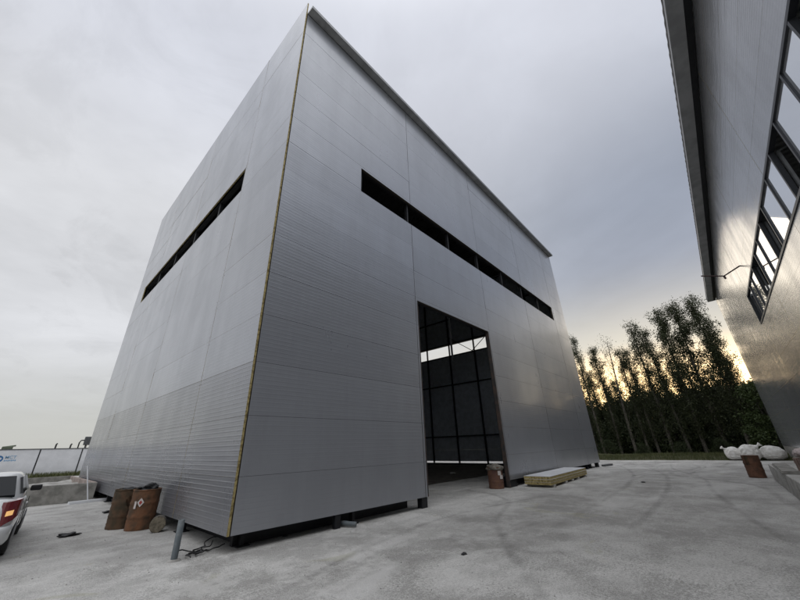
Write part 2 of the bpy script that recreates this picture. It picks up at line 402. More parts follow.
def marks():
    paths = [  # world points on the yard
        ([(7.5, 3.2), (9.5, 3.35), (11.1, 3.35), (14.1, 3.4), (18.1, 3.6), (23.2, 4.3), (29.8, 6.2), (33.5, 8.6), (34.2, 12)], .42),
        ([(7.5, 1.9), (9.5, 2.0), (11.3, 2.0), (14.3, 2.05), (18.5, 2.3), (24, 3.1), (31, 5.3), (35.2, 8.2), (36, 12)], .42),
        ([(8, -.6), (12, .2), (17, .9), (22, 1.4), (28, 3.0), (34, 3.6)], .35),
        ([(3.5, 1.2), (8, 4.4), (11.4, 5.8), (13, 8), (13.4, 12)], .38),
        ([(7, 2.4), (6.5, 3.1), (7.4, 3.9), (9.5, 3.7)], .40),
        ([(21, 4.2), (26, 3.2), (30, 1.0), (36, .4)], .4),
        ([(22, 2.6), (26, 1.5), (30, -.6), (36, -1.2)], .4),
        ([(-1, 3), (3, 4.9), (8, 5.9), (13, 5.2)], .35),
    ]
    for k in range(4):
        y0 = rng.uniform(-3, 5); x0 = rng.uniform(3, 24)
        paths.append(([(x0, y0), (x0 + 3, y0 + rng.uniform(-.6, 1.2)), (x0 + 7, y0 + rng.uniform(-.8, 2)), (x0 + 10, y0 + rng.uniform(-1, 3))], rng.uniform(.25, .5)))
    me = bpy.data.meshes.new('tyre_marks'); V = []; F = []; UV = []
    for pi, (pts, wd) in enumerate(paths):
        pts = [Vector((*p, 0)) for p in pts]; q = []
        for i in range(len(pts) - 1):
            p0, p1, p2, p3 = pts[max(i - 1, 0)], pts[i], pts[i + 1], pts[min(i + 2, len(pts) - 1)]
            for k in range(10):
                u = k / 10
                q.append(.5 * ((2 * p1) + (p2 - p0) * u + (2 * p0 - 5 * p1 + 4 * p2 - p3) * u * u + (3 * p1 - p0 - 3 * p2 + p3) * u ** 3))
        q.append(pts[-1]); b = len(V)
        for i, p in enumerate(q):
            t = (q[min(i + 1, len(q) - 1)] - q[max(i - 1, 0)]).normalized(); nrm = Vector((-t.y, t.x, 0))
            z = .003 + .0006 * pi
            V += [tuple(p + nrm * wd * .36 + Vector((0, 0, z))), tuple(p - nrm * wd * .36 + Vector((0, 0, z)))]
        L = len(q)
        for i in range(L - 1):
            F.append((b + 2 * i, b + 2 * i + 1, b + 2 * i + 3, b + 2 * i + 2))
            UV += [(0, i / (L - 1)), (1, i / (L - 1)), (1, (i + 1) / (L - 1)), (0, (i + 1) / (L - 1))]
    me.from_pydata(V, [], F); uv = me.uv_layers.new(name='UVMap')
    for i, c in enumerate(UV): uv.data[i].uv = c
    me.materials.append(M_mark); o = bpy.data.objects.new('tyre_marks', me); COL.objects.link(o); o['kind'] = 'structure'
marks()

# ------------------------------------------------------------------ sandwich-panel walls
def subtract(rects, o):
    res = []
    for a0, a1, b0, b1 in rects:
        c0, c1, d0, d1 = max(a0, o[0]), min(a1, o[1]), max(b0, o[2]), min(b1, o[3])
        if c0 >= c1 - 1e-6 or d0 >= d1 - 1e-6: res.append((a0, a1, b0, b1)); continue
        if d0 > b0: res.append((a0, a1, b0, d0))
        if d1 < b1: res.append((a0, a1, d1, b1))
        if c0 > a0: res.append((a0, c0, d0, d1))
        if c1 < a1: res.append((c1, a1, d0, d1))
    return res
def panel_wall(name, axis, pos, inward, us, zs, openings, mats, parent, origin, th=0.10, inner=None, screws=True, gap_v=.018, gap_h=.005, low=0, jig=1.0):
    """axis 'y': wall in a plane of constant y running along x. mats: outer sheet, inner face, wool edge, screw"""
    r = random.Random(name + str(pos)); mb = MB()
    for i in range(len(us) - 1):
        for j in range(len(zs) - 1):
            u0, u1, z0, z1 = us[i] + gap_v / 2, us[i + 1] - gap_v / 2, zs[j] + gap_h / 2, zs[j + 1] - gap_h / 2
            uc, zc = (u0 + u1) / 2, (z0 + z1) / 2
            ta, tb = jig * r.uniform(-.0006, .0006), jig * r.uniform(-.003, .003); off = jig * r.uniform(-.001, .001)
            rects = [(u0, u1, z0, z1)]
            for o in openings: rects = subtract(rects, o)
            for (a0, a1, b0, b1) in rects:
                vs = []
                for dep in (0, 1):
                    for (u, z) in ((a0, b0), (a1, b0), (a1, b1), (a0, b1)):
                        d = (pos + inward * th * dep) + (off + ta * (u - uc) + tb * (z - zc) if dep == 0 else 0)
                        p = (u, d, z) if axis == 'y' else (d, u, z)
                        vs.append(Vector(p) - Vector(origin))
                fs = [(0, 1, 2, 3), (7, 6, 5, 4), (0, 4, 5, 1), (1, 5, 6, 2), (2, 6, 7, 3), (3, 7, 4, 0)]
                if (inward < 0) == (axis == 'y'): fs = [f[::-1] for f in fs]
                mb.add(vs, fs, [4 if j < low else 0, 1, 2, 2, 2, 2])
            if screws:
                for u in (us[i] + .07, us[i + 1] - .07):
                    if not (us[0] + .2 < u < us[-1] - .2): continue
                    for zz in (z0 + .12, z1 - .12):
                        if any(o[0] - .1 < u < o[1] + .1 and o[2] - .1 < zz < o[3] + .1 for o in openings): continue
                        s_ = .007; d0, d1 = pos - inward * .003, pos + inward * .01
                        if axis == 'y': mb.box(u - s_ - origin[0], u + s_ - origin[0], min(d0, d1) - origin[1], max(d0, d1) - origin[1], zz - s_, zz + s_, 3)
                        else: mb.box(min(d0, d1) - origin[0], max(d0, d1) - origin[0], u - s_ - origin[1], u + s_ - origin[1], zz - s_, zz + s_, 3)
    return mb.build(name, mats, parent)

# ------------------------------------------------------------------ the grey hall
AX0, AX1, AY0, AY1 = 3.16, 29.06, 7.19, 26.85
ZB, ZT, ZP = 0.28, 17.27, 18.0
PM = 1.138
zs_f = [ZB] + [0.10 + PM * k for k in range(1, 16)]; zs_f = [z for z in zs_f if z < ZT - .2] + [ZT]
zs_s = zs_f[:-1] + [ZP]
OR = (AX0, AY0, 0)
hall = thing('industrial_hall', 'tall grey silver metal-clad hall with ribbon windows and open doorway, still unfinished', 'building', OR)
us_f = [AX0 + .06] + [AX0 + .1 + 5.75 * k - .02 for k in (1, 2, 3, 4)] + [AX1]
DO = (9.10, 14.66, 0, 6.79)
SL = (6.15, 26.07, 10.27, 11.38)
PM4 = [M_pan, M_inner, M_wool, M_screw]
panel_wall('front_wall', 'y', AY0, 1, us_f, zs_f, [DO, SL], [M_pan, M_inner, M_edge, M_screw], hall, OR)
us_l = [AY0 - .004] + [4.55 + 5.75 * k for k in (1, 2, 3)] + [AY1]
SLL = (10.36, 24.68, 10.37, 11.46)
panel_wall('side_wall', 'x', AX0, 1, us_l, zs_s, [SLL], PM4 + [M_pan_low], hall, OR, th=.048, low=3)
panel_wall('end_wall', 'x', AX1, -1, [AY0 + .105] + [4.55 + 5.75 * k for k in (1, 2, 3)] + [AY1], zs_f[:-1] + [17.31], [(9.2, 24.6, 10.24, 11.36)], PM4, hall, OR)
panel_wall('back_wall', 'y', AY1, -1, [AX0 + .105] + us_f[1:-1] + [AX1 - .105], zs_f[:-1] + [17.31], [], PM4, hall, OR)

def L(mb, *a, **k): return mb
def wbox(mb, x0, x1, y0, y1, z0, z1, mi=0, org=OR): return mb.box(x0 - org[0], x1 - org[0], y0 - org[1], y1 - org[1], z0 - org[2], z1 - org[2], mi)
# roof: slab sloping slightly to the rear, with eave overhang and corrugated edge
mb = MB()
mb = MB(); x0, x1 = AX0 + .07, AX1 + .06; vs = []; fs = []; nx = 300
for i in range(nx + 1):
    x = x0 + (x1 - x0) * i / nx; dz = (0, .035, .035, 0)[i % 4]
    for y in (AY0 - .30, AY0 - .002):
        vs += [(x - OR[0], y - OR[1], ZT + .14 + dz), (x - OR[0], y - OR[1], ZT + .03 + dz * .3)]
for i in range(nx):
    a = 4 * i; b = a + 4
    fs += [(a, b, b + 2, a + 2), (a + 1, a + 3, b + 3, b + 1), (a, a + 1, b + 1, b), (a + 2, b + 2, b + 3, a + 3)]
fs += [(0, 2, 3, 1), (4 * nx, 4 * nx + 1, 4 * nx + 3, 4 * nx + 2)]
mb.add(vs, fs); mb.build('eave', M_eave, hall)
zf = ZT + .03; zr = ZT + .06
def roof_z(y): return zf + (zr - zf) * min(1, (y - AY0) / (AY1 - AY0))
x0, x1 = AX0 + .07, AX1 + .06; y0, y1 = AY0, AY1 + .2
nx = 300; vs = []; fs = []; mb = MB()
for i in range(nx + 1):
    x = x0 + (x1 - x0) * i / nx; dz = (0, .035, .035, 0)[i % 4]
    for y in (y0, y1):
        vs += [(x - OR[0], y - OR[1], roof_z(y) + .11 + dz), (x - OR[0], y - OR[1], roof_z(y) + dz * .3)]
for i in range(nx):
    a = 4 * i; b = a + 4
    fs += [(a, b, b + 2, a + 2), (a + 1, a + 3, b + 3, b + 1), (a, a + 1, b + 1, b), (a + 2, b + 2, b + 3, a + 3)]
fs += [(0, 2, 3, 1), (4 * nx, 4 * nx + 1, 4 * nx + 3, 4 * nx + 2)]
mb.add(vs, fs); roof = mb.build('roof', M_roofin, hall)
mb = MB(); wbox(mb, x0, x1 - .01, AY0 - .312, AY0 - .303, ZT + .0, ZT + .16); mb.build('eave_flashing', M_flash, roof)
# steel frame
def cols():
    xs = [AX0 + .24 + 2.865 * k for k in range(10)]; xs[0] = AX0 + .5; xs[-1] = AX1 - .24
    yy = [AY0 + 2.92 * k for k in range(1, 7)]
    for k, x in enumerate(xs):
        for y, front in ((AY0 + .20, True), (AY1 - .20, False)):
            if front and DO[0] < x < DO[1]: z0 = DO[3] + .06
            else: z0 = 0
            mb = MB(); xx = x if not front else x
            if front and abs(x - 8.9) < .3: xx = 8.93
            if front and abs(x - 14.6) < .3: xx = 14.82
            if k == 0: y += .25 if front else -.25
            wbox(mb, xx - .035, xx + .035, y - .07, y + .07, z0, ZT - .02)
            if z0 == 0: wbox(mb, xx - .13, xx + .13, y - .13, y + .13, 0.002, .02)
            mb.build('column', M_steel, hall)
    for y in yy:
        for x in (AX0 + .20, AX1 - .20):
            mb = MB(); wbox(mb, x - .07, x + .07, y - .06, y + .06, 0, ZT - .02); wbox(mb, x - .13, x + .13, y - .13, y + .13, .002, .02)
            mb.build('column', M_steel, hall)
    for z in (2.42, 7.22, 10.17, 11.46, 14.2):
        for side in (0, 1):
            mb = MB()
            if side: wbox(mb, AX1 - .27, AX1 - .115, AY0 + .3, AY1 - .3, z - .05, z + .05)
            else: wbox(mb, AX0 + .115, AX0 + .27, AY0 + .3, AY1 - .3, z - .05, z + .05)
            if side == 0 and z < 10: continue
            mb.build('rail', M_steel, hall)
        mb = MB()
        if z > 7.3:
            wbox(mb, AX0 + .3, AX1 - .3, AY0 + .115, AY0 + .26, z - .05, z + .05); mb.build('rail', M_steel, hall)
            mb = MB()
        wbox(mb, AX0 + .3, AX1 - .3, AY1 - .26, AY1 - .115, z - .05, z + .05); mb.build('rail', M_steel, hall)
    # roof trusses across the hall
    for k in range(1, 9):
        x = AX0 + .24 + 2.865 * k; mb = MB(); o = Vector(OR)
        A = lambda y, z: Vector((x, y, z)) - o
        mb.tube([A(AY0 + .3, ZT - .15), A(AY1 - .3, ZT - .1)], .06, 4, smooth=False)
        mb.tube([A(AY0 + .3, ZT - 1.5), A(AY1 - .3, ZT - 1.5)], .06, 4, smooth=False)
        n = 12
        for i in range(n):
            ya = AY0 + .3 + (AY1 - AY0 - .6) * i / n; yb = AY0 + .3 + (AY1 - AY0 - .6) * (i + 1) / n
            mb.tube([A(ya, ZT - (1.5 if i % 2 else .15)), A(yb, ZT - (.15 if i % 2 else 1.5))], .035, 4, smooth=False)
        mb.build('truss', M_steel, hall)
    # wind bracing seen in the far window strip
    for ys in ((16.1, 13.1), (16.1, 19.0), (10.2, 13.1)):
        mb = MB(); o = Vector(OR)
        mb.tube([Vector((AX1 - .34, ys[0], 10.2)) - o, Vector((AX1 - .34, ys[1], 12.3)) - o], .035, 6, smooth=False)
        mb.build('brace', M_steel, hall)
cols()
# door frame posts and lintel, dark with reddish edge
mb = MB(); wbox(mb, DO[0] - .02, DO[1] + .02, AY0 + .105, AY0 + .25, DO[3], DO[3] + .12); mb.build('door_lintel', M_steel, hall)
M_jamb = mat('door_jamb_paint', (0.075, 0.05, 0.04), .8, col2=(.03, .03, .03), vscale=4)
for x in (DO[0], DO[1] - .035):
    mb = MB(); wbox(mb, x - .012, x + .035, AY0 - .004, AY0 + .16, .003 if x > 10 else ZB, DO[3] - .002); mb.build('door_jamb', M_jamb, hall)
# stub under the door-side panel edge, base plates, pipe under the front wall
mb = MB(); wbox(mb, 8.82, 9.08, AY0 + .02, AY0 + .2, .003, ZB - .01); mb.build('base_block', M_steel, hall)
mb = MB(); wbox(mb, 14.7, 15.35, AY0 + .03, AY0 + .35, .003, ZB - .02); mb.build('base_block', M_steel, hall)
mb = MB(); wbox(mb, 28.3, 28.5, AY0 - .02, AY0 + .2, .003, ZB - .01); mb.build('base_block', M_steel, hall)
mb = MB(); wbox(mb, 27.0, 27.15, AY0 + .1, AY0 + .25, .003, ZB - .01); mb.build('base_block', M_steel, hall)
mb = MB(); wbox(mb, 5.62, 5.78, AY0 + .02, AY0 + .12, .003, ZB - .01); mb.build('base_block', M_steel, hall)
mb = MB(); wbox(mb, AX0 + .12, AX1 - .3, AY0 + .35, AY0 + .42, .003, ZB - .03)
# added low dark blinds inside the plinth gap, keeping light out
o_ = MB(); wbox(o_, AX0 + .35, 8.7, AY0 + .5, AY0 + .6, .003, .34); o_.build('gap_blind', M_steel, hall)
o_ = MB(); wbox(o_, AX0 + .5, AX0 + .6, AY0 + .7, AY1 - .4, .003, .34); o_.build('gap_blind', M_steel, hall)
o_ = MB(); wbox(o_, 15.2, 26.6, AY0 + .5, AY0 + .6, .003, .34); o_.build('gap_blind', M_steel, hall)

o_ = MB(); wbox(o_, AX1 - .3, AX1 - .15, AY0 + .6, AY1 - .6, .003, .13); o_.build('gap_blind', M_steel, hall)  # added, narrows the bright slit under the end wall
# soil floor inside the hall
mb = MB(); nx, ny = 60, 40
vs = [];
for j in range(ny + 1):
    for i in range(nx + 1):
        x = AX0 + .7 + (AX1 - AX0 - 1.2) * i / nx; y = 10.9 + .5 * noise.noise(Vector((x * .5, 0, 0))) * (j == 0) + (AY1 - .6 - 10.9) * j / ny
        e = min(1, j / 3, (ny - j) / 3, i / 3, (nx - i) / 3)
        vs.append((x, y, .004 + e * (.07 + .09 * noise.noise(Vector((x * .7, y * .7, 1))))))
mb.add(vs, [(j * (nx + 1) + i, j * (nx + 1) + i + 1, (j + 1) * (nx + 1) + i + 1, (j + 1) * (nx + 1) + i) for j in range(ny) for i in range(nx)], smooth=True)
mb.build('soil_floor', M_soil)['kind'] = 'structure'

# ------------------------------------------------------------------ second hall on the right
BY, BX0, BX1, BZ0, BZT = -3.0, -14.0, 41.4, 0.95, 13.3
OB = (BX0, BY, 0)
hall2 = thing('glazed_hall', 'second metal-clad hall on the right with a long dark-framed window band', 'building', OB)
WZ0, WZ1, WX1 = 6.93, 8.52, 24.5
zs2 = [BZ0] + [z for z in [BZ0 - .05 + 1.06 * k for k in range(1, 12)] if z < BZT - .2] + [BZT]
us2 = [BX1 - 5.75 * k for k in range(0, 10)][::-1]; us2 = [BX0] + us2
P2 = [M_pan2, M_inner, M_wool, M_screw]
panel_wall('front_wall', 'y', BY, -1, us2, zs2, [(BX0 + 1, WX1, WZ0, WZ1)], P2, hall2, OB, jig=.25, gap_v=.02)
panel_wall('end_wall', 'x', BX1 - .002, -1, [BY - 20, BY - 14, BY - 8, BY - .105], zs2, [], P2, hall2, OB)
w2 = lambda mb, *a, **k: wbox(mb, *a, org=OB, **k)
mb = MB(); w2(mb, BX0, BX1, BY - 20.1, BY - 20, 0, BZT); mb.build('back_wall', M_pan2, hall2)
mb = MB(); w2(mb, BX0, BX1 - .02, BY - 20, BY - .02, 0, BZ0 - .004); mb.build('plinth', M_conc, hall2)
# roof with trapezoidal sheet edge
mb = MB(); nx = 520; vs = []; fs = []
x0, x1 = BX0, BX1 - .35; y0, y1 = BY + .62, BY - 20.3
for i in range(nx + 1):
    x = x0 + (x1 - x0) * i / nx; dz = (0, .05, .05, 0)[i % 4]
    for y in (y0, y1):
        zt = BZT + .28 + (0.6 if y < BY - 5 else 0)
        vs += [(x - OB[0], y - OB[1], zt + dz), (x - OB[0], y - OB[1], zt - .05 + dz)]
for i in range(nx):
    a = 4 * i; b = a + 4
    fs += [(a, a + 2, b + 2, b), (a + 1, b + 1, b + 3, a + 3), (a, b, b + 1, a + 1), (a + 2, a + 3, b + 3, b + 2)]
fs += [(0, 1, 3, 2), (4 * nx, 4 * nx + 2, 4 * nx + 3, 4 * nx + 1)]
mb.add(vs, fs); r2 = mb.build('roof', M_eave, hall2)
mb = MB(); w2(mb, BX0, BX1 - .36, BY + .2, BY + .60, BZT + .02, BZT + .20); mb.build('soffit', M_eave, hall2)
mb = MB(); w2(mb, BX0, BX1 - .37, BY + .008, BY + .196, BZT + .03, BZT + .15); mb.build('gutter_board', M_steel, hall2)
# window band
divs = [WX1, 22.66, 21.45, 20.1, 18.46, 17.05, 15.59, 14.41, 12.69, 11.45, 10.15, 8.63, 7.35]
while divs[-1] > BX0 + 3: divs.append(divs[-1] - 1.43)
band = MB(); w2(band, BX0 + 1, WX1, BY - .09, BY + .025, WZ1 - .07, WZ1 + .015); w2(band, BX0 + 1, WX1, BY - .09, BY + .025, WZ0 - .015, WZ0 + .07)
w2(band, WX1 - .07, WX1 + .012, BY - .088, BY + .027, WZ0 - .013, WZ1 + .013)
band = band.build('window_frame', M_frame, hall2)
for i in range(len(divs)):
    x = divs[i]
    if i: mb = MB(); w2(mb, x - .04, x + .04, BY - .085, BY + .02, WZ0 + .072, WZ1 - .072); mb.build('mullion', M_frame, band)
    if i + 1 < len(divs):
        xa, xb = divs[i + 1] + .042, x - (.042 if i else .072)
        if i % 3 != 0:
            mb = MB(); t_ = .006 * math.sin(i * 2.3)
            w2(mb, xa, xb, BY - .03, BY - .02, WZ0 + .072, WZ1 - .072); mb.build('pane', M_glass, band)
        else:   # opened casement swung inside
            mb = MB(); o = Vector(OB); a = R_(62); c, s_ = math.cos(a), math.sin(a); Lw = xb - xa
            def bar(u0, u1, z0, z1):
                vs = []
                for dd in (-.02, .02):
                    for u, z in ((u0, z0), (u1, z0), (u1, z1), (u0, z1)):
                        vs.append(Vector((xb - u * c + dd * s_, BY - .12 - u * s_ + dd * c, z)) - o)
                mb.add(vs, [(0, 1, 2, 3), (7, 6, 5, 4), (0, 4, 5, 1), (1, 5, 6, 2), (2, 6, 7, 3), (3, 7, 4, 0)])
            za, zb = WZ0 + .09, WZ1 - .09
            bar(0, Lw, za, za + .05); bar(0, Lw, zb - .05, zb); bar(0, .05, za + .05, zb - .05); bar(Lw - .05, Lw, za + .05, zb - .05)
            mb.build('casement', M_steel_g, band)
# dark interior floor slab closing the room behind the band
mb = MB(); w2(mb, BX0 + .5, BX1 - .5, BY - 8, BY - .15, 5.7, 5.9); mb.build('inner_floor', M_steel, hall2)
# bent bracket arm under the eave
mb = MB(); o = Vector(OB)
mb.tube([Vector((22.45, BY, 9.52)) - o, Vector((22.5, -2.31, 9.22)) - o, Vector((22.5, -1.5, 9.53)) - o], .035, 8)
mb.tube([Vector((22.5, -2.31, 9.22)) - o, Vector((22.5, -2.33, 9.06)) - o], .045, 8)
mb.build('bracket_arm', mat('bracket_red', (0.05, 0.022, 0.02), .6), hall2)

# ------------------------------------------------------------------ boundary wall far left
FY = 46.5; FH = 2.36; OF = (0, FY, 0)
fence = thing('boundary_fence', 'white sheet boundary fence with dark joints and a small blue round logo', 'fence', OF)
fx = [2.2 + 2.9 * k for k in range(-14, 12)]
for k in range(len(fx) - 1):
    mb = MB(); mb.box(fx[k] + .045, fx[k + 1] - .045, -.03, .03, .02, FH - .05); mb.build('panel', M_white, fence)
for k, x in enumerate(fx):
    mb = MB(); mb.box(x - .045, x + .045, -.045, .045, 0, FH - .05); mb.build('post', M_steel, fence)
mb = MB(); mb.box(fx[0], fx[-1], -.06, .06, FH - .049, FH + .03); mb.build('top_rail', M_steel_g, fence)
# logo ring and lettering
def ringmesh(cx, cz, R, r, mtl, y=-.036):
    mb = MB(); n = 40; vs = []
    for k in range(n):
        a = 2 * math.pi * k / n
        rr = r * (1 + .35 * math.cos(a - .9)); vs += [(cx + R * math.cos(a), y, cz + R * math.sin(a)), (cx + rr * math.cos(a) + .03, y, cz + rr * .8 * math.sin(a)),
                                                 (cx + R * math.cos(a), y + .005, cz + R * math.sin(a)), (cx + rr * math.cos(a) + .03, y + .005, cz + rr * .8 * math.sin(a))]
    fs = []
    for k in range(n):
        a, b = 4 * k, 4 * ((k + 1) % n)
        fs += [(a, a + 1, b + 1, b), (a, b, b + 2, a + 2), (a + 1, a + 3, b + 3, b + 1)]
    mb.add(vs, fs); return mb.build('logo_ring', mtl, fence)
ringmesh(-.18, 1.62, .27, .12, M_blue)
def text(body, size, loc, mtl, parent, name='lettering', rx=math.pi / 2, ext=.004):
    cu = bpy.data.curves.new(name, 'FONT'); cu.body = body; cu.size = size; cu.extrude = ext; cu.offset = .008 * size
    tmp = bpy.data.objects.new('tmp', cu); COL.objects.link(tmp)
    dg = bpy.context.evaluated_depsgraph_get(); dg.update()
    me = bpy.data.meshes.new_from_object(tmp.evaluated_get(dg)); bpy.data.objects.remove(tmp)
    me.materials.clear(); me.materials.append(mtl)
    o = bpy.data.objects.new(name, me); COL.objects.link(o); o.parent = parent; o.location = loc; o.rotation_euler = (rx, 0, 0); return o
text('MCT', .33, (.16, -.038, 1.63), M_blue2, fence)
mb = MB()
for k in range(7): mb.box(.17 + k * .105, .17 + k * .105 + .075, -.036, -.031, 1.42 + .02 * (k % 2), 1.54)
mb.build('lettering', M_blue2, fence)

# pipes and gear seen over the fence
g = thing('pipe_stand', 'dark bent pipe with a grey valve box rising behind the white fence', 'pipe', (5.4, 52, 0))
mb = MB(); mb.tube([(-.15, 0, 0), (-.15, 0, 3.0), (-.05, 0, 3.22), (.35, 0, 3.25)], .06, 8); mb.build('pipe', M_steel, g)
mb = MB(); mb.bevbox(.2, .75, -.2, .2, 2.75, 3.6, .05); mb.tube([(.45, 0, 0), (.45, 0, 2.8)], .09, 8); mb.build('valve_box', M_steel_g, g)
for x, z, lb in ((3.45, 2.95, 'short dark pipe stub above the fence, the left one'), (4.6, 2.9, 'short dark pipe stub above the fence, nearest the bent pipe')):
    mb = MB(); mb.tube([(0, 0, 0), (.03, 0, z - .1), (.1, 0, z)], .07, 8)
    tag(mb.build('pipe_stub', M_steel, None, (x, 52, 0)), lb, 'pipe', 'pipe stubs behind the fence')
mb = MB(); mb.bevbox(-.4, .35, -.3, .3, 0, 2.72, .08); mb.tube([(-.3, 0, 2.65), (.5, 0, 2.78)], .07, 8)
tag(mb.build('tank', mat('olive_tank', (.10, .12, .08), .7), None, (.1, 52, 0)), 'low olive box just showing over the white fence above the logo', 'tank')

# grass along the fence foot + grass by the trees
def grass(name, n, fx_, h0, h1, label):
    V = np.zeros((n * 3, 3)); 
    for i in range(n):
        x, y, z = fx_(); h = random.uniform(h0, h1); a = random.uniform(0, 6.28); b = random.uniform(0, 6.28); wv = .018 * (h / .25)
        V[3 * i] = (x - wv * math.cos(a), y - wv * math.sin(a), z); V[3 * i + 1] = (x + wv * math.cos(a), y + wv * math.sin(a), z)
        V[3 * i + 2] = (x + .35 * h * math.cos(b), y + .35 * h * math.sin(b), z + h)
    me = bpy.data.meshes.new(name); me.from_pydata(V.tolist(), [], [(3 * i, 3 * i + 1, 3 * i + 2) for i in range(n)])
    me.materials.append(M_grass); o = bpy.data.objects.new(name, me); COL.objects.link(o)
    return tag(o, label, 'grass', None, 'stuff')
def fverge():
    return (random.uniform(-3, 9), 46.3 - abs(random.gauss(0, .35)), 0)
grass('grass', 5000, fverge, .12, .5, 'thin green grass growing along the foot of the white fence')
def verge_h(x, y):
    e = max(0, min(1, (x - yard_edge(y)) / 1.6)); return e * (.26 + .12 * noise.noise(Vector((x * .3, y * .3, 5))))
mb = MB(); vs = []; nx, ny = 24, 150
for j in range(ny + 1):
    y = -60 + 106 * j / ny
    for i in range(nx + 1):
        x = yard_edge(y) - .15 + 60 * (i / nx) ** 2; vs.append((x, y, verge_h(x, y) - .015 * (i == 0) + (-.35 * max(0, min(1, (x - 70) / 20)))))
mb.add(vs, [(j * (nx + 1) + i, j * (nx + 1) + i + 1, (j + 1) * (nx + 1) + i + 1, (j + 1) * (nx + 1) + i) for j in range(ny) for i in range(nx)], smooth=True)
mb.build('verge', mat('verge_soil', (.055, .06, .028), 1, col2=(.09, .085, .05), vscale=1.1, bump=.05, bscale=6))['kind'] = 'structure'
def tverge():
    y = random.uniform(-9, 24); x = yard_edge(y) + .1 + abs(random.gauss(0, 2.4)); return (x, y, verge_h(x, y) - .02)
grass('verge_grass', 22000, tverge, .10, .30, 'green grass verge at the foot of the poplar row')

# ------------------------------------------------------------------ trees
def leaf_cloud(pts, size, rr):
    """pts: (n,3) centres -> quads with random orientation"""
    n = len(pts); a = rr.normal(size=(n, 3)); a /= np.linalg.norm(a, axis=1)[:, None]
    b = rr.normal(size=(n, 3)); b -= a * (a * b).sum(1)[:, None]; b /= np.linalg.norm(b, axis=1)[:, None]
    s = (size * rr.uniform(.6, 1.35, n))[:, None]
    V = np.stack([pts - a * s * .5, pts + b * s * .32, pts + a * s * .5, pts - b * s * .32], 1).reshape(-1, 3)
    return V
def mesh_quads(name, V, mtl):
    me = bpy.data.meshes.new(name); n = len(V) // 4
    me.vertices.add(len(V)); me.vertices.foreach_set('co', V.astype(np.float32).ravel())
    me.loops.add(4 * n); me.loops.foreach_set('vertex_index', np.arange(4 * n, dtype=np.int32))
    me.polygons.add(n); me.polygons.foreach_set('loop_start', np.arange(0, 4 * n, 4, dtype=np.int32)); me.polygons.foreach_set('loop_total', np.full(n, 4, dtype=np.int32))
    me.materials.append(mtl); me.update(calc_edges=True); return me
def poplar_meshes(seed, H, dens=1.0, rad=1.0, mtl=None, low=.07, leaf=.125):
    rr = np.random.default_rng(seed); mb = MB()
    bend = [(0.35 * math.sin(seed + t * 2.5) * t, 0.3 * math.cos(seed * 1.7 + t * 2) * t) for t in np.linspace(0, 1, 9)]
    zz = np.linspace(0, H * .97, 9)
    mb.tube([(bend[i][0], bend[i][1], zz[i]) for i in range(9)], [.17 * (1 - .9 * i / 8) + .012 for i in range(9)], 7)
    pts = []
    nb = int(46 * dens ** .5)
    for k in range(nb):
        t = low + (1 - low) * (k + rr.uniform(0, 1)) / nb
        z = H * t * .95; i = min(7, int(t * 8)); bx, by = bend[i]
        az = rr.uniform(0, 6.283)
        envelope = rad * (0.55 + 1.0 * math.sin(math.pi * min(1, (t - low * .7) / (1.06 - low * .7))) ** .7) * rr.uniform(.55, 1.15)
        ln = envelope * 1.75; tilt = rr.uniform(.30, .62)
        p0 = np.array([bx, by, z]); dr = np.array([math.cos(az) * math.sin(tilt), math.sin(az) * math.sin(tilt), math.cos(tilt)])
        p1 = p0 + dr * ln * .5; p2 = p0 + dr * ln + np.array([0, 0, ln * .12]); p2[2] = min(p2[2], H + rr.uniform(-.3, .3))
        mb.tube([p0, p1, p2], [.035 * (1 - t * .6), .022 * (1 - t * .5), .006], 4, caps=False)
        nl = int(235 * dens * (ln / 1.8))
        u = rr.uniform(.12, 1.08, nl)[:, None]; q = p0 + (p2 - p0) * u
        # twig clumps
        nc = 7; cu = rr.uniform(.2, 1.05, nc)[:, None]; cc = p0 + (p2 - p0) * cu + rr.normal(0, .36, (nc, 3)) * rad
        pick = rr.integers(0, nc, nl); half = rr.random(nl) < .88
        q = np.where(half[:, None], cc[pick] + rr.normal(0, .15, (nl, 3)) * np.array([1, 1, 1.5]), q + rr.normal(0, .24, (nl, 3)))
        pts.append(q)
    V = leaf_cloud(np.concatenate(pts), leaf, rr)
    return mb, V
def bush_meshes(seed, H, Rr, mtl, nl=9000, leaf=.2, low=.08, trunks=1):
    rr = np.random.default_rng(seed); mb = MB(); pts = []; nc = int(42)
    for k in range(trunks):
        a = 6.28 * k / trunks; mb.tube([(.1 * math.cos(a), .1 * math.sin(a), 0), (.35 * math.cos(a), .35 * math.sin(a), H * .4), (.7 * math.cos(a), .5 * math.sin(a), H * .85)], [.12, .07, .02], 6)
    for k in range(nc):
        z = H * rr.uniform(low, .92); t = z / H; er = Rr * (1 - .75 * max(0, t - .35) / .65) * rr.uniform(.2, 1) ** .5; a = rr.uniform(0, 6.283)
        c = np.array([er * math.cos(a), er * math.sin(a), z]); mb.tube([(0, 0, z * .55), tuple(c * np.array([.6, .6, .9])), tuple(c)], [.03, .02, .006], 4, caps=False)
        s = rr.uniform(.25, .6) * Rr * .45; n = int(nl / nc * rr.uniform(.6, 1.4)); pts.append(c + rr.normal(0, s, (n, 3)) * np.array([1, 1, .75]))
    P_ = np.concatenate(pts); P_[:, 2] = np.abs(P_[:, 2])
    return mb, leaf_cloud(P_, leaf, rr)
protos = {}
